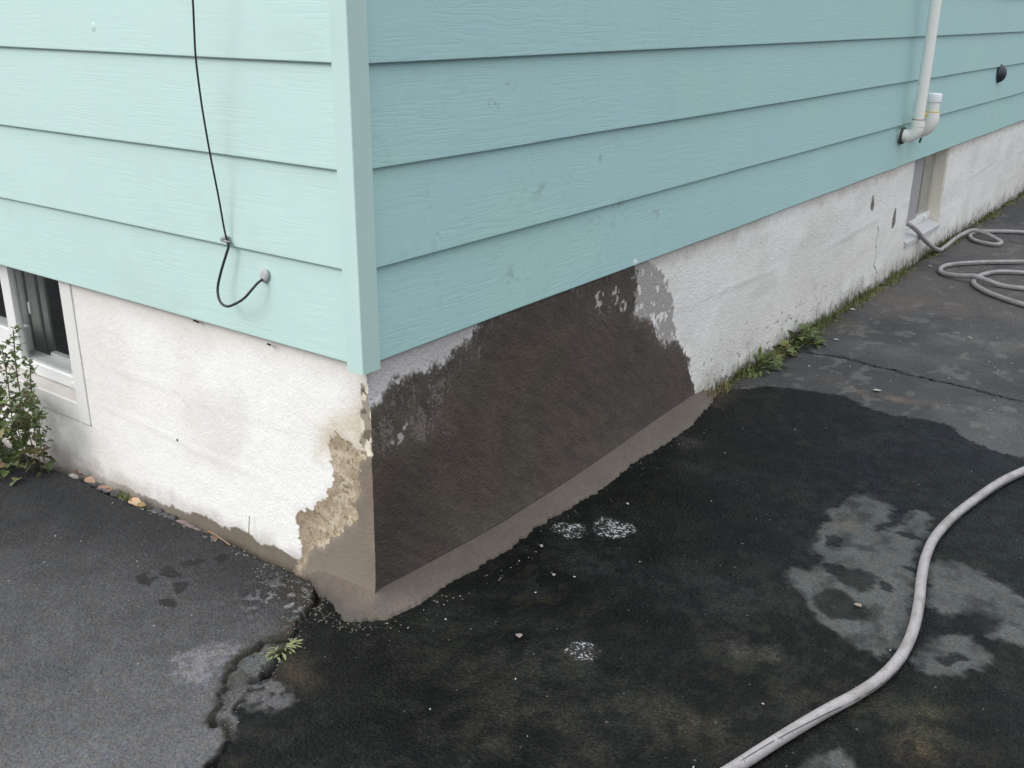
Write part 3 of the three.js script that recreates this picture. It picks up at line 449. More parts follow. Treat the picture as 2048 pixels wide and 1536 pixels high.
// --- cement fillet where the patch meets the asphalt
{
  const foot = []; const n = 420, m = 12, pos = [], uv = [], idx = [], col = [];
  const toe = new THREE.CatmullRomCurve3(coveToe.map(([x, z]) => V(x, 0, z)), false, 'centripetal');
  for (let i = 0; i <= n; i++) {
    const t = i / n, q = toe.getPoint(t), s = t * 30;
    let fx, fz; if (t < 0.19) { fx = mix(-0.22, -0.004, t / 0.19); fz = 0.004; } else if (t < 0.27) { const a = (t - 0.19) / 0.08; fx = mix(-0.004, 0.004, a); fz = mix(0.004, -0.004, a); } else { fz = mix(-0.004, -1.66, (t - 0.27) / 0.73); fz = mix(fz, q.z, ss(0.27, 0.4, t)); fx = 0.004 + flare(fz) * 0.86; }
    const rg = -0.004 + 0.012 * (vn(q.x * 9, q.z * 9, 168) - 0.5) + 0.022 * (fbm(q.x * 26, q.z * 26, 3, 161) - 0.5) + 0.012 * (vn(q.x * 110, q.z * 110, 162) - 0.5), ql = Math.hypot(q.x - fx, q.z - fz) || 1, ex = q.x + (q.x - fx) / ql * rg, ez = q.z + (q.z - fz) / ql * rg, tip = ss(0, 0.06, t) * ss(1, 0.93, t);
    for (let k = 0; k <= m; k++) {
      const v = k / m, vv = v ** 5, x = mix(fx, q.x, v) + (ex - q.x) * vv, z = mix(fz, q.z, v) + (ez - q.z) * vv;
      let y = (0.026 * Math.pow(1 - v, 1.8) + 0.0075 * Math.sqrt(Math.max(0, 1 - v ** 6))) * (0.35 + 0.65 * tip) + 0.0035 * v * (1 - v) * (fbm(x * 22, z * 22, 2, 163) - 0.5);
      if (k === m) y = -0.008;
      pos.push(x, y, z); uv.push(x, z);
      const L = (0.84 + 0.3 * fbm(x * 14, z * 14, 3, 164) + 0.2 * (vn(x * 150, z * 150, 165) - 0.5)) * mix(0.9, 1.05, v), d = ss(0.5, 0.75, fbm(x * 7, z * 7, 3, 166)) * 0.2;
      const br = mix(0.98, 0.9, ss(0.2, 0.35, t)), wl = ss(0.27, 0.2, t) * (1 - v) ** 1.5, e = ss(0.55, 0.9, v + 0.5 * (fbm(x * 30, z * 30, 2, 167) - 0.5)) * ss(0.3, 0.15, t); const dk = mix(0.66, 1, ss(0.2, 0.34, t)); col.push(dk * mix(mix(0.125, 0.2, wl) * L * br - d * 0.03, 0.07, 0.6 * e), dk * mix(mix(0.101, 0.155, wl) * L * br - d * 0.03, 0.06, 0.6 * e), dk * mix(mix(0.084, 0.122, wl) * L * br - d * 0.03, 0.05, 0.6 * e));  // colour carries the light of an upward face, darkened at left to offset sky
    }
  }
  for (let i = 0; i < n; i++) for (let k = 0; k < m; k++) { const a = i * (m + 1) + k; idx.push(a, a + 1, a + m + 1, a + 1, a + m + 2, a + m + 1); }
  const g = geom(pos, uv, idx); g.setAttribute('color', new THREE.Float32BufferAttribute(col, 3));
  part('cement_fillet', g, new THREE.MeshStandardMaterial({ vertexColors: true, roughness: 0.85, bumpMap: paintStucco, bumpScale: 0.0022, side: THREE.DoubleSide }), house);
}
// --- left basement window
const vinyl = mat(0.74, 0.74, 0.73, 0.45), casingMat = mat(0.74, 0.725, 0.7, 0.7, { bumpMap: paintStucco, bumpScale: 0.0008 }), glassMat = new THREE.MeshPhysicalMaterial({ color: lin(0.95, 0.96, 0.96), roughness: 0.03, transmission: 1, thickness: 0, ior: 1.5 });
{
  const w = new THREE.Group(); w.name = 'basement_window'; house.add(w);
  const { x0, x1, y0 } = LW, top = 0.556;
  part('casing', [box(x1 - 0.004, -1.04, 0.148, top, -0.02, 0.0035, 0.0015), box(x0 - 0.05, x1 - 0.004, 0.148, 0.2, -0.02, 0.003, 0.0015)], casingMat, w);
  // sloping sill
  const s = new THREE.Shape(); s.moveTo(0.001, 0.198); s.lineTo(-0.07, 0.222); s.lineTo(-0.07, 0.15); s.lineTo(-0.021, 0.15); s.lineTo(-0.021, 0.19); s.closePath();
  const sill = new THREE.ExtrudeGeometry(s, { depth: x1 - x0 - 0.006, bevelEnabled: false }); sill.rotateY(-Math.PI / 2); sill.translate(x1 - 0.005, 0, 0);
  { const p = sill.attributes.position; for (let i = 0; i < p.count; i++) { /* shape x became z */ } }
  part('sill', sill, mat(0.46, 0.43, 0.4, 0.75), w);
  const F = -0.035, B = -0.1;
  part('frame', [box(x1 - 0.03, x1 - 0.001, 0.21, top, B, F, 0.002), box(x0, x0 + 0.03, 0.21, top, B, F, 0.002), box(x0 + 0.03, x1 - 0.03, 0.214, 0.25, B, F, 0.003), box(-1.463, -1.415, 0.25, top, -0.052, F + 0.004, 0.002)], vinyl, w);
  part('sash', [box(x0 + 0.031, -1.464, 0.251, 0.325, B + 0.004, F - 0.004, 0.002), box(x0 + 0.031, x0 + 0.07, 0.326, top, B + 0.004, F - 0.004, 0.002)], vinyl, w);
  part('latch', box(-1.155, -1.118, 0.222, 0.243, F, F + 0.014, 0.004), vinyl, w);
  part('pane', box(x0 + 0.072, -1.464, 0.326, top, -0.052, -0.048), glassMat, w); part('pane', box(-1.414, x1 - 0.031, 0.251, top, -0.047, -0.044), glassMat, w);
  // behind the open half: the inner sash, a drape, boards added for grey reflections
  part('inner_sash', box(-1.375, x1 - 0.031, 0.232, 0.262, -0.115, -0.095, 0.003), mat(0.5, 0.52, 0.5, 0.5), w);
  part('drape', [0, 1, 2, 3].map(i => box(-1.61 + i * 0.035, -1.576 + i * 0.035, 0.2, top, -0.16 - 0.008 * (i % 2), -0.15 - 0.008 * (i % 2), 0.004)), mat(0.2, 0.205, 0.19, 0.9), w);
  part('drape_tie', box(-1.553, -1.541, 0.335, 0.372, -0.149, -0.142, 0.003), mat(0.6, 0.6, 0.57, 0.7), w);
  for (let i = 0; i < 3; i++) part('reflection_board', box(-1.46, -1.2, 0.29 + i * 0.075, 0.315 + i * 0.075, -0.3, -0.2), mat(0.22, 0.22, 0.22), w);
}
// --- right basement window, set deep
{
  const w = new THREE.Group(); w.name = 'basement_window'; house.add(w);
  const { z0, z1, y0 } = RW, top = 0.556, cream = mat(0.72, 0.68, 0.58, 0.6);
  part('jamb', box(-0.07, -0.004, y0, top, z0 + 0.001, z0 + 0.012, 0.001), cream, w); part('jamb', box(-0.07, -0.004, y0, top, z1 - 0.012, z1 - 0.001, 0.001), cream, w);
  const s = new THREE.Shape(); s.moveTo(0.014, 0.118); s.lineTo(0.014, 0.138); s.lineTo(-0.05, 0.168); s.lineTo(-0.1, 0.168); s.lineTo(-0.1, 0.118); s.closePath();
  const sill = new THREE.ExtrudeGeometry(s, { depth: z1 - z0 - 0.028, bevelEnabled: false }); sill.translate(0, 0, z0 + 0.014);
  part('sill', sill, mat(0.46, 0.46, 0.47, 0.7), w);
  part('frame', [box(-0.1, -0.046, 0.169, 0.205, z0 + 0.013, z1 - 0.013, 0.002), box(-0.1, -0.05, 0.205, top, z1 - 0.05, z1 - 0.013, 0.003)], vinyl, w);
  part('sash', box(-0.1, -0.048, 0.205, top, -4.11, z1 - 0.051, 0.003), mat(0.36, 0.35, 0.365, 0.5), w);  // grey-lavender base with the shade of the recess put into the colour
  part('latch', box(-0.046, -0.034, 0.18, 0.2, -4.28, -4.25, 0.003), vinyl, w);
  part('pane', box(-0.062, -0.059, 0.205, top, z0 + 0.013, -4.111), glassMat, w);
  part('blind', box(-0.075, -0.07, 0.206, top, z0 + 0.014, -4.235), mat(0.34, 0.32, 0.29, 0.8), w);
}
// small fittings left on the left wall boards
part('screw_cap', new THREE.SphereGeometry(0.0105, 16, 8, 0, Math.PI * 2, 0, Math.PI / 2).scale(1, 0.22, 1).rotateX(Math.PI / 2).translate(-0.761, 1.16, BZ - 0.0035), new THREE.MeshStandardMaterial({ ...sidingTex, roughness: 1 }), house);
for (const q of [[[-0.278, 0.531, 0.004], [-0.264, 0.541, 0.022]], [[-0.518, 0.536, 0.004], [-0.516, 0.545, 0.018]]]) part('nail', tube(q, 0.0021, 4, 6), mat(0.05, 0.045, 0.04, 0.7), house);

// ---------------------------------------------------------------- cable on the left wall
{
  const c = thing('hanging_cable', 'thin black cable hanging down the bright left siding and looping into a grey plug', 'cable', [-0.36, 0.75, BZ]);
  const black = mat(0.018, 0.02, 0.022, 0.5), o = (p) => [p[0] + 0.36, p[1] - 0.75, p[2] - BZ];
  const up = [[-0.3, 1.5, 0.098], [-0.314, 1.32, 0.09], [-0.326, 1.215, 0.081], [-0.337, 1.162, 0.076], [-0.347, 1.113, 0.071], [-0.356, 1.023, 0.061], [-0.358, 0.93, 0.051], [-0.3595, 0.84, 0.039], [-0.36, 0.766, 0.031], [-0.3585, 0.751, 0.029]];
  const loop = [[-0.3585, 0.751, 0.029], [-0.355, 0.739, 0.029], [-0.361, 0.719, 0.033], [-0.376, 0.68, 0.039], [-0.384, 0.643, 0.045], [-0.372, 0.622, 0.051], [-0.348, 0.616, 0.055], [-0.318, 0.626, 0.055], [-0.289, 0.644, 0.051], [-0.273, 0.663, 0.043], [-0.265, 0.676, 0.033], [-0.262, 0.684, 0.012]];
  part('cord', [tube(up.map(o), 0.002, 70, 8), tube(loop.map(o), 0.0028, 60, 10)], black, c);
  const clip = part('clip', [box(-0.372, -0.36, 0.745, 0.758, BZ, BZ + 0.012, 0.003), new THREE.TorusGeometry(0.0058, 0.0026, 8, 18).rotateX(1.2).translate(-0.3585, 0.747, 0.029), new THREE.CylinderGeometry(0.004, 0.004, 0.006, 10).rotateX(Math.PI / 2).translate(-0.367, 0.751, BZ + 0.013)], mat(0.26, 0.27, 0.28, 0.5), c);
  clip.position.set(0.36, -0.75, -BZ);
  const plug = new THREE.SphereGeometry(0.015, 22, 14); { const p = plug.attributes.position; for (let i = 0; i < p.count; i++) { const x = p.getX(i), y = p.getY(i), z = p.getZ(i), k = 1 + 0.5 * (vn(x * 220 + 9, y * 220 + 4, 171) - 0.5); p.setXYZ(i, x * 0.8 * k, y * 1.05 * k, z * 0.42 * k); } plug.computeVertexNormals(); }
  part('wall_plug', plug.translate(-0.2615 + 0.36, 0.688 - 0.75, 0.0 - 0.003), mat(0.4, 0.41, 0.41, 0.8), c);
}
// ---------------------------------------------------------------- pipes on the right wall
{
  const pvc = mat(0.82, 0.81, 0.77, 0.4), cap = mat(0.8, 0.82, 0.86, 0.35), rubber = mat(0.03, 0.04, 0.035, 0.6), stain = mat(0.24, 0.13, 0.05, 0.7), yellow = mat(0.6, 0.42, 0.02, 0.5);
  const elbow = (d, r, wall) => { const R = r * 1.5, pts = []; for (let i = 0; i <= 12; i++) { const a = i / 12 * Math.PI / 2; pts.push([d - R + R * Math.sin(a), R - R * Math.cos(a), 0]); } return join([tube([[wall, 0, 0], [d - R, 0, 0]], r, 4, 22), tube(pts, r, 24, 22)]); };
  const p = thing('white_drain_pipe', 'tall slim white plastic pipe that runs up the siding from an elbow', 'pipe', [0.012, 0.69, -3.43]);
  part('riser', tube([[0.062, 0.06, 0], [0.062, 0.5, 0], [0.058, 1.7, 0.02]], 0.0235, 30, 24), pvc, p);
  part('elbow', elbow(0.062, 0.0285, -0.02), pvc, p);
  part('collar', [new THREE.CylinderGeometry(0.0285, 0.0285, 0.03, 24).translate(0.062, 0.058, 0)], pvc, p);
  part('joint_ring', new THREE.TorusGeometry(0.0262, 0.0022, 8, 28).rotateX(Math.PI / 2).translate(0.062, 0.0745, 0), stain, p);
  part('gasket', new THREE.CylinderGeometry(0.039, 0.037, 0.01, 28).rotateZ(Math.PI / 2).translate(0.004, 0, 0), rubber, p);
  part('strap', [box(0.05, 0.078, 0.082, 0.1, -0.075, -0.03, 0.004), box(0.056, 0.07, 0.06, 0.082, -0.07, -0.05, 0.003)], yellow, p, 'yellow strap tying the slim pipe to the capped one');
  const q = thing('capped_pipe', 'short thick white plastic pipe with a flat cap behind the tall slim pipe', 'pipe', [0.012, 0.7, -3.635]);
  part('pipe_body', tube([[0.062, 0.05, 0], [0.062, 0.145, 0]], 0.0305, 6, 26), pvc, q);
  part('elbow', elbow(0.062, 0.036, -0.02), pvc, q);
  part('collar', new THREE.CylinderGeometry(0.036, 0.036, 0.034, 26).translate(0.062, 0.066, 0), pvc, q);
  part('joint_ring', new THREE.TorusGeometry(0.0332, 0.002, 8, 30).rotateX(Math.PI / 2).translate(0.062, 0.085, 0), yellow, q);
  part('cap', new THREE.LatheGeometry([[0, 0.166], [0.031, 0.166], [0.0345, 0.162], [0.0355, 0.13], [0.033, 0.127], [0.031, 0.127]].reverse().map(a => new THREE.Vector2(...a)), 28).translate(0.062, 0, 0), cap, q);
  part('screw', [tube([[0.062, 0.14, -0.034], [0.062, 0.144, -0.07]], 0.003, 4, 8), new THREE.SphereGeometry(0.009, 12, 10).translate(0.062, 0.145, -0.075)], mat(0.05, 0.05, 0.05, 0.5), q);
  part('hanger', tube([[0.045, -0.03, 0.05], [0.04, -0.052, 0.052]], 0.005, 4, 8), mat(0.05, 0.05, 0.045, 0.6), q);
  const v = thing('wall_vent', 'small black domed vent on the far end of the shaded siding', 'vent', [0.008, 0.885, -5.26]);
  part('hood', new THREE.SphereGeometry(0.05, 26, 14, 0, Math.PI * 2, 0, Math.PI / 2).rotateZ(-Math.PI / 2).scale(0.75, 1, 1), mat(0.025, 0.03, 0.04, 0.45), v);
  part('flange', new THREE.CylinderGeometry(0.053, 0.053, 0.006, 28).rotateZ(Math.PI / 2), mat(0.03, 0.035, 0.045, 0.5), v);
}
// ---------------------------------------------------------------- hose
{
  const H = 0.0125, P = [];
  const add = (l, y = H) => { for (const q of l) P.push(q.length === 3 ? q : [q[0], y, q[1]]); };
  add([[0.63, 0.62], [0.745, 0.28], [0.81, 0.1], [0.836, 0.022], [0.86, -0.062], [0.884, -0.142], [0.91, -0.222], [0.938, -0.3], [0.959, -0.378], [0.969, -0.465], [0.964, -0.568], [0.945, -0.683], [0.92, -0.795], [0.901, -0.9], [0.892, -1.012], [0.9, -1.146], [0.921, -1.284], [0.951, -1.437], [0.99, -1.564]]);
  add([[1.06, -1.75], [1.14, -2.3], [1.02, -3.0], [0.82, -3.34], [0.637, -3.415], [0.499, -3.506], [0.416, -3.596], [0.368, -3.68], [0.353, -3.792], [0.371, -3.906], [0.417, -3.996], [0.518, -4.049], [0.72, -4.08], [0.83, -3.9], [0.74, -3.74], [0.579, -3.72], [0.476, -3.716]]);
  add([[0.4, 0.028, -3.726], [0.35, 0.036, -3.728], [0.3, 0.026, -3.732]]);
  add([[0.2, -3.79], [0.167, -3.88], [0.173, -3.974], [0.218, -4.058], [0.331, -4.187], [0.468, -4.31], [0.62, -4.5], [0.62, -4.9], [0.47, -5.1], [0.315, -5.121], [0.196, -5.061], [0.11, -4.988]]);
  add([[0.085, -4.93], [0.08, 0.012, -4.87], [0.105, -4.76], [0.15, -4.69], [0.21, -4.655], [0.262, -4.66], [0.272, -4.73], [0.221, 0.018, -4.81], [0.15, 0.032, -4.855], [0.09, 0.038, -4.86], [0.055, 0.024, -4.79]]);
  add([[0.042, -4.62], [0.05, -4.44], [0.05, 0.014, -4.31], [0.04, 0.06, -4.165], [0.03, 0.125, -4.01], [0.008, 0.18, -3.93], [-0.03, 0.222, -3.86], [-0.085, 0.232, -3.83], [-0.17, 0.22, -3.83], [-0.4, 0.1, -3.83]]);
  const tex = bake(64, 512, 0, 1, 0, 1, (v, u, c) => { // v runs round the hose, u along it
    c[0] = 0.3; c[1] = 0.278; c[2] = 0.285; c[3] = 0.5;
    const n = pvn(u * 60, v * 6, 60, 6, 181), n2 = pvn(u * 200, v * 20, 200, 20, 182); const k = 0.9 + 0.2 * n; c[0] *= k; c[1] *= k; c[2] *= k;
    mixc(c, 0.17, 0.155, 0.14, 0.5 * ss(0.6, 0.85, pvn(u * 24, v * 5, 24, 5, 184))); if (n2 > 0.9) mixc(c, 0.08, 0.08, 0.07, 0.65);
    for (const s of [0.487, 0.513]) if (Math.abs(v - s) < 0.0095) mixc(c, 0.03, 0.04, 0.045, 0.95 * ss(0.1, 0.3, pvn(u * 40, 1, 40, 2, 183)));
  });
  for (const t of [tex.map, tex.roughnessMap]) t.repeat.set(1, 1);
  const curve = new THREE.CatmullRomCurve3(P.map(p => V(...p)), false, 'centripetal'), g = new THREE.TubeGeometry(curve, 900, 0.0117, 16, false), uv = g.attributes.uv, L = curve.getLength();
  for (let i = 0; i < uv.count; i++) { const u = uv.getX(i), v = uv.getY(i); uv.setXY(i, v + 0.42 + 0.12 * ss(0.02, 0.06, u) + 0.2 * ss(0.06, 0.1, u), u * L / 0.8); }
  single('garden_hose', 'grey garden hose snaking over the wet asphalt and coiled by the far basement window', 'hose', g, new THREE.MeshStandardMaterial({ ...tex, roughness: 1 }));
}
// ---------------------------------------------------------------- plants
const leafMats = [[0.1, 0.142, 0.03], [0.13, 0.17, 0.045], [0.08, 0.115, 0.032], [0.19, 0.18, 0.06], [0.17, 0.1, 0.055]].map(c => new THREE.MeshPhysicalMaterial({ color: lin(...c), roughness: 0.7, side: THREE.DoubleSide, transmission: 0.25, thickness: 0 }));
const stemMat = mat(0.1, 0.1, 0.045, 0.8, {}), brownStem = mat(0.11, 0.08, 0.045, 0.8);
function leafGeo(len, wid, lobes, curl, fold = 0.25) { // base at 0, grows along +z, lies in x, z
  const n = lobes ? 12 : 7, pos = [], uv = [], idx = [];
  for (let i = 0; i <= n; i++) {
    const t = i / n; let w = Math.pow(Math.sin(Math.PI * Math.pow(clamp(t * 0.96 + 0.03), 0.8)), 0.8) * wid / 2; if (lobes) w *= 0.62 + 0.5 * Math.abs(Math.sin(t * Math.PI * lobes));
    const y = curl * t * t * len, z = t * len * (1 - 0.2 * Math.abs(curl) * t);
    pos.push(-w, y + w * fold, z + (lobes ? w * 0.25 : 0), 0, y, z, w, y + w * fold, z + (lobes ? w * 0.25 : 0)); uv.push(0, t, 0.5, t, 1, t);
  }
  for (let i = 0; i < n; i++) for (const k of [0, 1]) { const a = i * 3 + k; idx.push(a, a + 3, a + 1, a + 1, a + 3, a + 4); }
  return geom(pos, uv, idx);
}
const M4 = (p, yaw, pitch, s, roll = 0) => new THREE.Matrix4().compose(V(...p), new THREE.Quaternion().setFromEuler(new THREE.Euler(-pitch, yaw, roll, 'YXZ')), V(s, s, s));
function placed(geo, m, name, parent, p, yaw, pitch, s, roll) { const o = part(name, geo, m, parent); M4(p, yaw, pitch, s, roll).decompose(o.position, o.quaternion, o.scale); return o; }
const lobed = [leafGeo(0.05, 0.042, 3, -0.5), leafGeo(0.05, 0.036, 2.5, 0.2), leafGeo(0.05, 0.046, 3.5, -0.2, 0.4)], oval = [leafGeo(0.06, 0.028, 0, -0.5), leafGeo(0.06, 0.034, 0, -0.25, 0.35), leafGeo(0.06, 0.024, 0, 0.2)];
{ // the bushy weed under the left window
  const w = thing('weed_shrub', 'straggly green and brown weed growing in the joint below the left window', 'weed', [-1.25, 0, 0.07]);
  const small = [];
  const stems = [[0.02, 0, 0.40, 0.028, 0.0], [0.06, 0.01, 0.33, 0.09, 0.0], [-0.03, 0.01, 0.37, -0.11, 0.02], [0.04, 0.02, 0.22, 0.1, 0.06], [-0.01, 0.03, 0.2, -0.07, 0.07], [0.09, 0.0, 0.2, 0.125, 0.02], [-0.06, 0.02, 0.3, -0.2, 0.04], [0.0, 0.04, 0.12, 0.03, 0.11], [-0.02, 0.0, 0.34, -0.05, 0.0]];
  for (const [bx, bz, h, tx, tz] of stems) {
    const q = [[bx, -0.02, bz], [mix(bx, tx, 0.35) + rr(-0.012, 0.012), h * 0.35, mix(bz, tz, 0.4) + 0.015], [mix(bx, tx, 0.7) + rr(-0.012, 0.012), h * 0.7, mix(bz, tz, 0.7) + 0.012], [tx, h, tz + 0.005]];
    const cv = new THREE.CatmullRomCurve3(q.map(a => V(...a))); part('stem', tube(q, 0.0016, 24, 6), h > 0.3 ? brownStem : stemMat, w);
    for (let t = 0.42; t < 1; t += 0.05) for (let s = 0; s < 2; s++) { // side twigs with small leaves
      const p = cv.getPoint(t), yaw = rr(0, 6.28), ln = rr(0.018, 0.045) * (1.2 - t * 0.6), e = [p.x + Math.sin(yaw) * ln, p.y + ln * rr(0.3, 0.9), Math.max(-0.05, p.z + Math.cos(yaw) * ln * 0.6)];
      small.push(tube([[p.x, p.y, p.z], [mix(p.x, e[0], 0.6), mix(p.y, e[1], 0.4), mix(p.z, e[2], 0.6)], e], 0.0008, 5, 4));
      for (let k = 0; k < 4; k++) { const f = rr(0.4, 1.05); small.push(lobed[k % 3].clone().applyMatrix4(M4([mix(p.x, e[0], f), mix(p.y, e[1], f), mix(p.z, e[2], f)], rr(0, 6.28), rr(-0.4, 0.9), rr(0.16, 0.34)))); }
    }
  }
  part('foliage', small, leafMats[2], w).userData.kind = 'stuff';
  for (let i = 0; i < 250; i++) { // dense leafy foot
    const a = rr(0, 6.28), r = Math.sqrt(rnd()), h = Math.pow(rnd(), 1.35) * 0.21, f = 1 - h * 1.7, x = 0.0 + -0.012 + Math.cos(a) * r * 0.115 * f, z = 0.05 + Math.sin(a) * r * 0.075 * f - h * 0.1;
    placed(lobed[i % 3], leafMats[rnd() < 0.2 ? 4 : rnd() < 0.3 ? 3 : i % 3], 'leaf', w, [x, h + 0.004, Math.max(-0.045, z)], a + Math.PI / 2 * 0 + (Math.PI / 2 - a) - a + rr(-0.8, 0.8), rr(-0.3, 0.9), rr(0.36, 0.72), rr(-0.5, 0.5));
  }
}
function rosette(name, label, [x, z], n, len, spread, geos, mats, upright = 0.6) {
  const w = thing(name, label, 'weed', [x, groundHeight(x, z), z]), stems = [];
  for (let i = 0; i < n; i++) {
    const yaw = rr(-0.4, Math.PI + 0.4), f = Math.sqrt(rnd()), r = f * spread, p = [Math.sin(yaw) * r * 0.6, 0.006 + (1 - f) * len * 1.1 * rnd(), Math.cos(yaw) * r];
    placed(geos[i % geos.length], mats[Math.floor(rnd() * mats.length)], 'leaf', w, p, yaw + rr(-0.6, 0.6), rr(0.0, 1.2) * upright * (1.3 - f), len / 0.055 * rr(0.6, 1.15), rr(-0.3, 0.3));
    stems.push(tube([[0.2 * p[0], -0.01, 0.2 * p[2]], [0.6 * p[0], p[1] * 0.6, 0.6 * p[2]], p], 0.0011, 5, 5));
  }
  part('stem', stems, stemMat, w);
  if (upright > 0.85) { const gs = []; for (let i = 0; i < 60; i++) gs.push(blade(Math.abs(rr(-0.02, 0.05)), -0.01, rr(-1.4, 1.4) * spread, rr(0.02, 0.075), rr(0.005, 0.04), rr(0, 6.28), 0.0014)); part('grass_blades', gs, grassMats[0], w).userData.kind = 'stuff'; }
  return w;
}
const grassMats = [mat(0.14, 0.155, 0.05, 0.8, { side: THREE.DoubleSide }), mat(0.2, 0.165, 0.07, 0.8, { side: THREE.DoubleSide }), mat(0.1, 0.135, 0.04, 0.8, { side: THREE.DoubleSide })];
const green = [leafMats[0], leafMats[1], leafMats[2]];
rosette('broadleaf_weed', 'leafy green weed, the tallest against the white wall, at the end of the long crack', [0.035, -2.33], 90, 0.042, 0.125, oval, green, 1.3);
rosette('broadleaf_weed', 'low green weed at the foot of the white wall, nearest the wet cement patch', [0.03, -1.95], 70, 0.036, 0.11, oval, green, 1.0);
rosette('broadleaf_weed', 'flat grey-green weed between the tall weed and the low weed at the white wall', [0.03, -2.12], 16, 0.05, 0.08, lobed, [leafMats[1], leafMats[3]], 0.7);
const crackWeed = [new THREE.MeshPhysicalMaterial({ color: lin(0.2, 0.22, 0.1), roughness: 0.8, side: THREE.DoubleSide, transmission: 0.2, thickness: 0 })];
rosette('crack_weed', 'small pale green weed growing out of the crack near the house corner', [-0.035, 0.235], 40, 0.019, 0.034, [leafGeo(0.055, 0.016, 0, -0.3)], crackWeed, 0.8);
function blade(x, y, z, h, lean, yaw, w) { const dx = Math.sin(yaw) * lean, dz = Math.cos(yaw) * lean, sx = Math.cos(yaw) * w, sz = -Math.sin(yaw) * w; return geom([x - sx, y, z - sz, x + sx, y, z + sz, x - sx * 0.7 + dx * 0.35, y + h * 0.6, z - sz * 0.7 + dz * 0.35, x + sx * 0.7 + dx * 0.35, y + h * 0.6, z + sz * 0.7 + dz * 0.35, x + dx, y + h, z + dz], [0, 0, 1, 0, 0, 0.6, 1, 0.6, 0.5, 1], [0, 1, 2, 1, 3, 2, 2, 3, 4]); }
function tuft(label, x0, z0, z1, n, h, m) { const gs = []; for (let i = 0; i < n; i++) { const z = rr(z0, z1), x = x0 + Math.abs(rr(-0.03, 0.045)); gs.push(blade(x, -0.015, z, h * rr(0.35, 1.1), h * rr(0.1, 0.7), rr(0, 6.28), 0.0016)); } const o = single('grass_tuft', label, 'grass', gs, m); return o; }
tuft('dry yellow-green grass tuft at the lower right end of the brown cement patch', 0.012, -1.72, -1.52, 90, 0.06, grassMats[1]);
tuft('green grass tuft right behind the tallest weed by the white wall', 0.012, -2.75, -2.5, 110, 0.06, grassMats[2]);
tuft('olive grass tuft below the first flaking streaks of the white wall', 0.012, -3.15, -2.82, 130, 0.05, grassMats[0]);
tuft('short grass tuft at the wall foot in front of the far window sill', 0.012, -3.75, -3.4, 100, 0.045, grassMats[0]);
{ // moss and low grass along the rest of the wall foot
  const gs = []; for (let i = 0; i < 2400; i++) { const z = rr(-7.6, -1.55), k = vn(z * 5, 2, 191); if (rnd() > k * 1.2) continue; const x = 0.006 + Math.abs(rr(-0.045, 0.055)) * rr(0.4, 1.6); gs.push(blade(x, -0.015, z, rr(0.015, 0.055), rr(0.0, 0.03), rr(0, 6.28), 0.003)); }
  for (let i = 0; i < 130; i++) { const z = rr(-5, -1.55); gs.push(blade(0.008 + rr(0, 0.02), -0.015, z, rr(0.05, 0.11), rr(0.0, 0.04), rr(0, 6.28), 0.0012)); }
  for (let i = 0; i < 420; i++) { const z = rr(-7.6, -1.6), k = vn(z * 5, 2, 191); if (rnd() > k * 1.3) continue; const s = rr(0.006, 0.016), g = new THREE.IcosahedronGeometry(s, 1).toNonIndexed(), p = g.attributes.position; g.scale(1.3, 0.55, 1.3); for (let q = 0; q < p.count; q++) { const kk = 1 + 0.5 * (vn(p.getX(q) * 300 + i, p.getZ(q) * 300, 192) - 0.5); p.setXYZ(q, p.getX(q) * kk, p.getY(q) * kk, p.getZ(q) * kk); } g.computeVertexNormals(); gs.push(g.translate(0.014 + rr(0, 0.04), -0.003, z)); }
  const o = single('moss_strip', 'mossy strip of low grass along the foot of the shaded white wall', 'moss', gs, mat(0.1, 0.105, 0.035, 0.9, { side: THREE.DoubleSide })); o.userData.kind = 'stuff';
}
single('dry_straw', 'single dry upright straw in front of the bright white wall', 'straw', tube([[-0.395, -0.03, 0.018], [-0.397, 0.03, 0.016], [-0.394, 0.088, 0.01]], 0.0011, 10, 5), mat(0.2, 0.19, 0.11, 0.8));
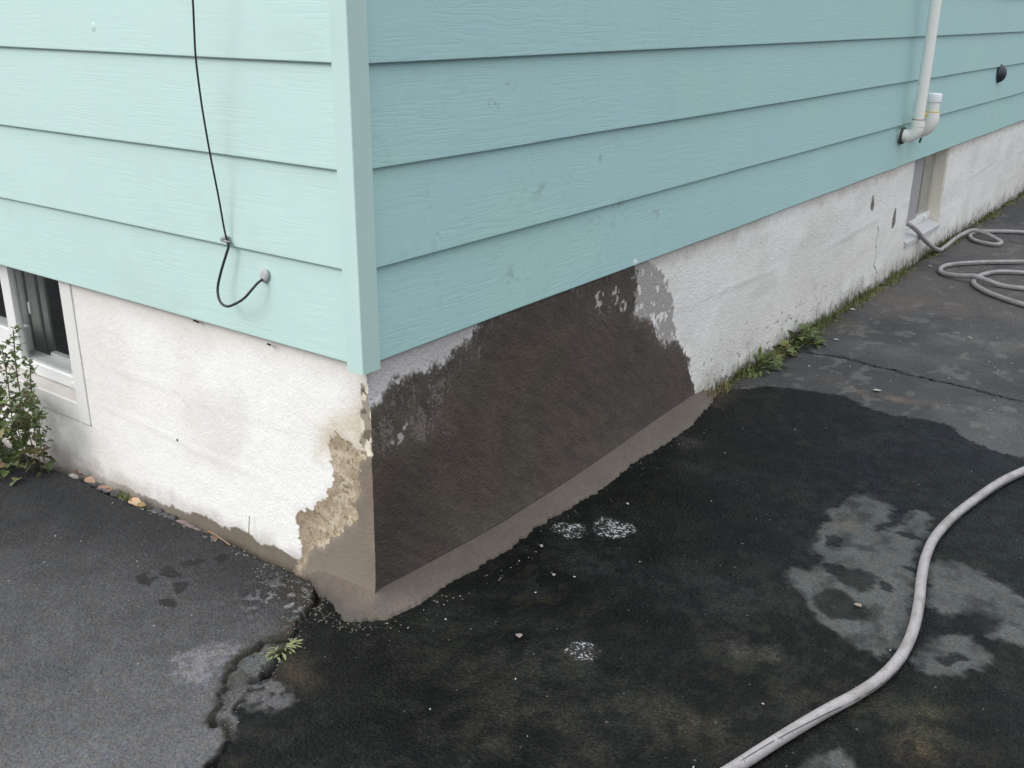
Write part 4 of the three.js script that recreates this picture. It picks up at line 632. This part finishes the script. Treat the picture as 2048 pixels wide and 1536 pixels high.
// ---------------------------------------------------------------- litter
function litterGeo(s, len = 1.7) { const g = leafGeo(s * len, s, 0, rr(-0.25, 0.3), rr(0.1, 0.5)), p = g.attributes.position; for (let i = 0; i < p.count; i++) p.setXYZ(i, p.getX(i) * rr(0.8, 1.2), p.getY(i) + s * rr(-0.04, 0.04), p.getZ(i) - s * len / 2); g.computeVertexNormals(); return g; }
const tan = c => mat(...c, 0.8, { side: THREE.DoubleSide });
for (const [label, x, z, s, yaw, c] of [
  ['pale oval leaf lying alone on the black wet asphalt near the house corner', 0.322, -0.079, 0.013, 0.75, [0.24, 0.2, 0.18]],
  ['pale tan leaf in the middle of the dry grey patch left of the hose', 0.839, -0.612, 0.013, 0.9, [0.24, 0.2, 0.16]],
  ['tiny pale leaf on the wet asphalt just off the cement fillet', 0.245, -0.319, 0.008, 0.5, [0.3, 0.28, 0.26]],
  ['narrow whitish leaf close to the upper pair of painted white glints', 0.148, -0.41, 0.008, 0.8, [0.3, 0.28, 0.26]],
  ['whitish curled leaf on the dry asphalt below the long crack', 0.456, -1.96, 0.017, 2.0, [0.42, 0.4, 0.36]],
  ['small white leaf on the dry asphalt beside the tallest weed', 0.148, -2.434, 0.011, 1.9, [0.5, 0.48, 0.45]],
  ['white leaf at the grassy wall foot above the tallest weed', 0.055, -2.9, 0.014, 1.7, [0.5, 0.48, 0.43]],
  ['pale twisted leaf on the dry asphalt right of the long crack', 0.561, -2.788, 0.013, 1.3, [0.28, 0.25, 0.21]],
  ['white leaf under the mossy wall foot before the far window', 0.1, -3.95, 0.013, 1.6, [0.5, 0.48, 0.44]],
  ['bright narrow leaf just below the cement fillet, right of the painted glints', 0.2, -0.727, 0.007, 1.1, [0.42, 0.4, 0.38]],
]) { const o = single('fallen_leaf', label, 'leaf', litterGeo(s), tan(c)); o.position.set(x, groundHeight(x, z) + 0.005, z); o.rotation.y = yaw; }
{ // stones and dead leaves caught in the joint of the left wall
  const stoneGeo = i => { const g = new THREE.IcosahedronGeometry(1, 2), p = g.attributes.position; for (let q = 0; q < p.count; q++) { const k = 0.8 + 0.45 * vn(p.getX(q) * 1.6 + i * 7, p.getY(q) * 1.6 + p.getZ(q) * 1.3, 201); p.setXYZ(q, p.getX(q) * k, p.getY(q) * k * 0.7, p.getZ(q) * k); } g.computeVertexNormals(); return g; };
  const st = [0, 1, 2].map(stoneGeo);
  const nth = ['first', 'second', 'third', 'fourth', 'fifth', 'sixth', 'seventh', 'eighth', 'ninth', 'tenth'];
  const put = (x, z, s, c, i, label, group) => { const o = single('joint_stone', label, 'stone', st[i % 3], mat(...c, 0.9), group); o.position.set(x, -0.018, z - 0.003); o.scale.set(s * rr(0.85, 1.25), s * 0.75, s * 0.72); o.rotation.y = rr(-0.4, 0.4); };
  put(-1.125, 0.03, 0.015, [0.45, 0.42, 0.38], 0, 'whitish stone first in the joint right of the straggly weed');
  [[-1.035, 0.013], [-1.0, 0.018], [-0.975, 0.014], [-0.94, 0.02], [-0.905, 0.016]].forEach(([x, s], i) => put(x, 0.022 + rr(-0.004, 0.006), s, [0.12, 0.115, 0.125], Math.floor(x * -100), `${nth[i]} grey stone in the left wall joint counted from the straggly weed`, 'grey stones in the joint'));
  [[-0.76, 0.022], [-0.73, 0.017], [-0.7, 0.02]].forEach(([x, s], i) => put(x, 0.02, s, [0.07, 0.07, 0.078], Math.floor(x * -100), `${nth[i]} dark stone in the joint right of the moss clump`, 'dark stones in the joint'));
  [[-0.66, 0.02], [-0.63, 0.017], [-0.6, 0.015], [-0.575, 0.013]].forEach(([x, s], i) => put(x, 0.018, s, [0.2, 0.15, 0.15], Math.floor(x * -100), `${nth[i]} pinkish stone in the joint between the dark stones and the twig`, 'pinkish stones in the joint'));
  [[-1.095, 0.019, [0.15, 0.06, 0.03]], [-1.08, 0.024, [0.19, 0.075, 0.035]], [-1.06, 0.02, [0.22, 0.1, 0.05]], [-1.025, 0.022, [0.3, 0.19, 0.13]], [-0.95, 0.022, [0.26, 0.15, 0.1]], [-0.93, 0.018, [0.22, 0.12, 0.07]], [-0.83, 0.021, [0.18, 0.09, 0.05]], [-0.815, 0.027, [0.42, 0.29, 0.19]], [-0.79, 0.018, [0.2, 0.15, 0.06]], [-0.5, 0.018, [0.22, 0.15, 0.11]]].forEach(([x, s, c], i) => {
    const how = i === 7 ? 'large pale tan' : i === 9 ? 'small brown' : i < 3 ? 'rust brown' : i === 3 ? 'light brown' : 'brown', where = i === 7 ? 'beside the moss clump under the white left wall' : i === 9 ? 'below the twig in the left wall joint' : `${nth[i]} leaf from the straggly weed in the left wall joint`;
    const o = single('dead_leaf', `${how} dead leaf, ${where}`, 'leaf', litterGeo(s, 1.6), tan(c), 'dead leaves in the joint'); o.position.set(x, 0.005, 0.036 + rr(-0.004, 0.01)); o.rotation.set(rr(-0.4, 0.2), rr(0.8, 2.2), rr(-0.5, 0.5));
  });
  const tw = single('twig', 'thin brown twig leaning in the joint just left of the dry straw', 'twig', tube([[-0.53, 0.012, 0.03], [-0.5, 0.012, 0.032], [-0.445, 0.004, 0.034]], 0.002, 8, 6), mat(0.2, 0.13, 0.08, 0.8));
  const moss = []; for (let i = 0; i < 90; i++) moss.push(blade(-0.875 + rr(-0.035, 0.035), -0.02, 0.028 + rr(-0.01, 0.014), rr(0.012, 0.034), rr(0, 0.02), rr(0, 6.28), 0.002));
  single('moss_clump', 'small green moss clump in the joint midway along the left wall', 'moss', moss, grassMats[0]);
  const red = single('dead_leaf', 'rust brown leaf bit stuck in the crack above the pale green weed', 'leaf', litterGeo(0.009, 1.4), tan([0.2, 0.09, 0.05])); red.position.set(-0.082, -0.002, 0.165); red.rotation.set(0.3, 0.6, 0.2);
}
{ // crumbs, grit and petals nobody would count
  const flake = new THREE.IcosahedronGeometry(1, 0).scale(1, 0.3, 0.7), n = 1300, o = new THREE.InstancedMesh(flake, mat(1, 1, 1, 0.85), n), c = new THREE.Color(); let k = 0;
  const put = (x, z, s, L, warm) => { const e = new THREE.Euler(rr(-0.3, 0.3), rr(0, 6.28), rr(-0.3, 0.3)); o.setMatrixAt(k, new THREE.Matrix4().compose(V(x, groundHeight(x, z) + s * 0.25, z), new THREE.Quaternion().setFromEuler(e), V(s, s, s))); o.setColorAt(k, c.setRGB(L, L * (1 - 0.06 * warm), L * (1 - 0.16 * warm))); k++; };
  for (let i = 0; i < 110; i++) { const q = rnd(); put(rr(0.12, 1.2), rr(-1.6, 0.6), mix(0.0008, 0.0034, q ** 4), rr(0.06, 0.28) + 0.3 * q ** 6, rnd()); }
  for (let i = 0; i < 90; i++) { const t = rnd(), q = coveToe[4 + Math.floor(t * 13)]; put(q[0] + rr(0.004, 0.07), q[1] + rr(-0.05, 0.05), rr(0.0012, 0.003), rr(0.1, 0.25), 1); }
  for (let i = 0; i < 220; i++) put(rr(0.04, 1.3), rr(-5, -1.8), rr(0.0015, 0.0048), rr(0.1, 0.45), rnd());
  for (let i = 0; i < 160; i++) { const t = rnd(), a = [mix(-0.2, 0.06, t), mix(0.03, 0.09, Math.sin(t * 2.4))]; put(a[0] + rr(-0.02, 0.02), a[1] + rr(-0.004, 0.035), rr(0.001, 0.0036), rr(0.025, 0.11), 1.8); }
  for (let i = 0; i < 60; i++) put(rr(-0.9, -0.05), rr(0.05, 0.5), rr(0.001, 0.0024), rr(0.1, 0.4), rnd());
  for (let i = 0; i < 170; i++) { const a = rr(0, 6.28), r = Math.sqrt(rnd()); put(-0.2 + Math.cos(a) * r * 0.13, 0.055 + Math.sin(a) * r * 0.05, rr(0.0012, 0.0034), rr(0.03, 0.17), rnd()); }
  for (let i = 0; i < 150; i++) { const t = rnd(), a = t < 0.5 ? [mix(-0.12, -0.01, t * 2), mix(0.05, 0.3, t * 2)] : [mix(-0.08, 0.06, t * 2 - 1), mix(0.24, 0.47, t * 2 - 1)]; put(a[0] + rr(-0.025, 0.025), a[1] + rr(-0.02, 0.02), rr(0.001, 0.0035), rr(0.02, 0.14), 1.4); }
  for (let i = 0; i < 130; i++) put(rr(-1.2, -0.28), rr(0.006, 0.05), rr(0.002, 0.0055), rr(0.03, 0.22), 1.6);
  o.count = k; o.instanceMatrix.needsUpdate = true; shadowy(o); o.name = 'grit'; o.userData = { label: 'pale grit, crumbs and petals scattered over the asphalt', category: 'grit', kind: 'stuff' }; scene.add(o);
}
renderer.render(scene, camera);
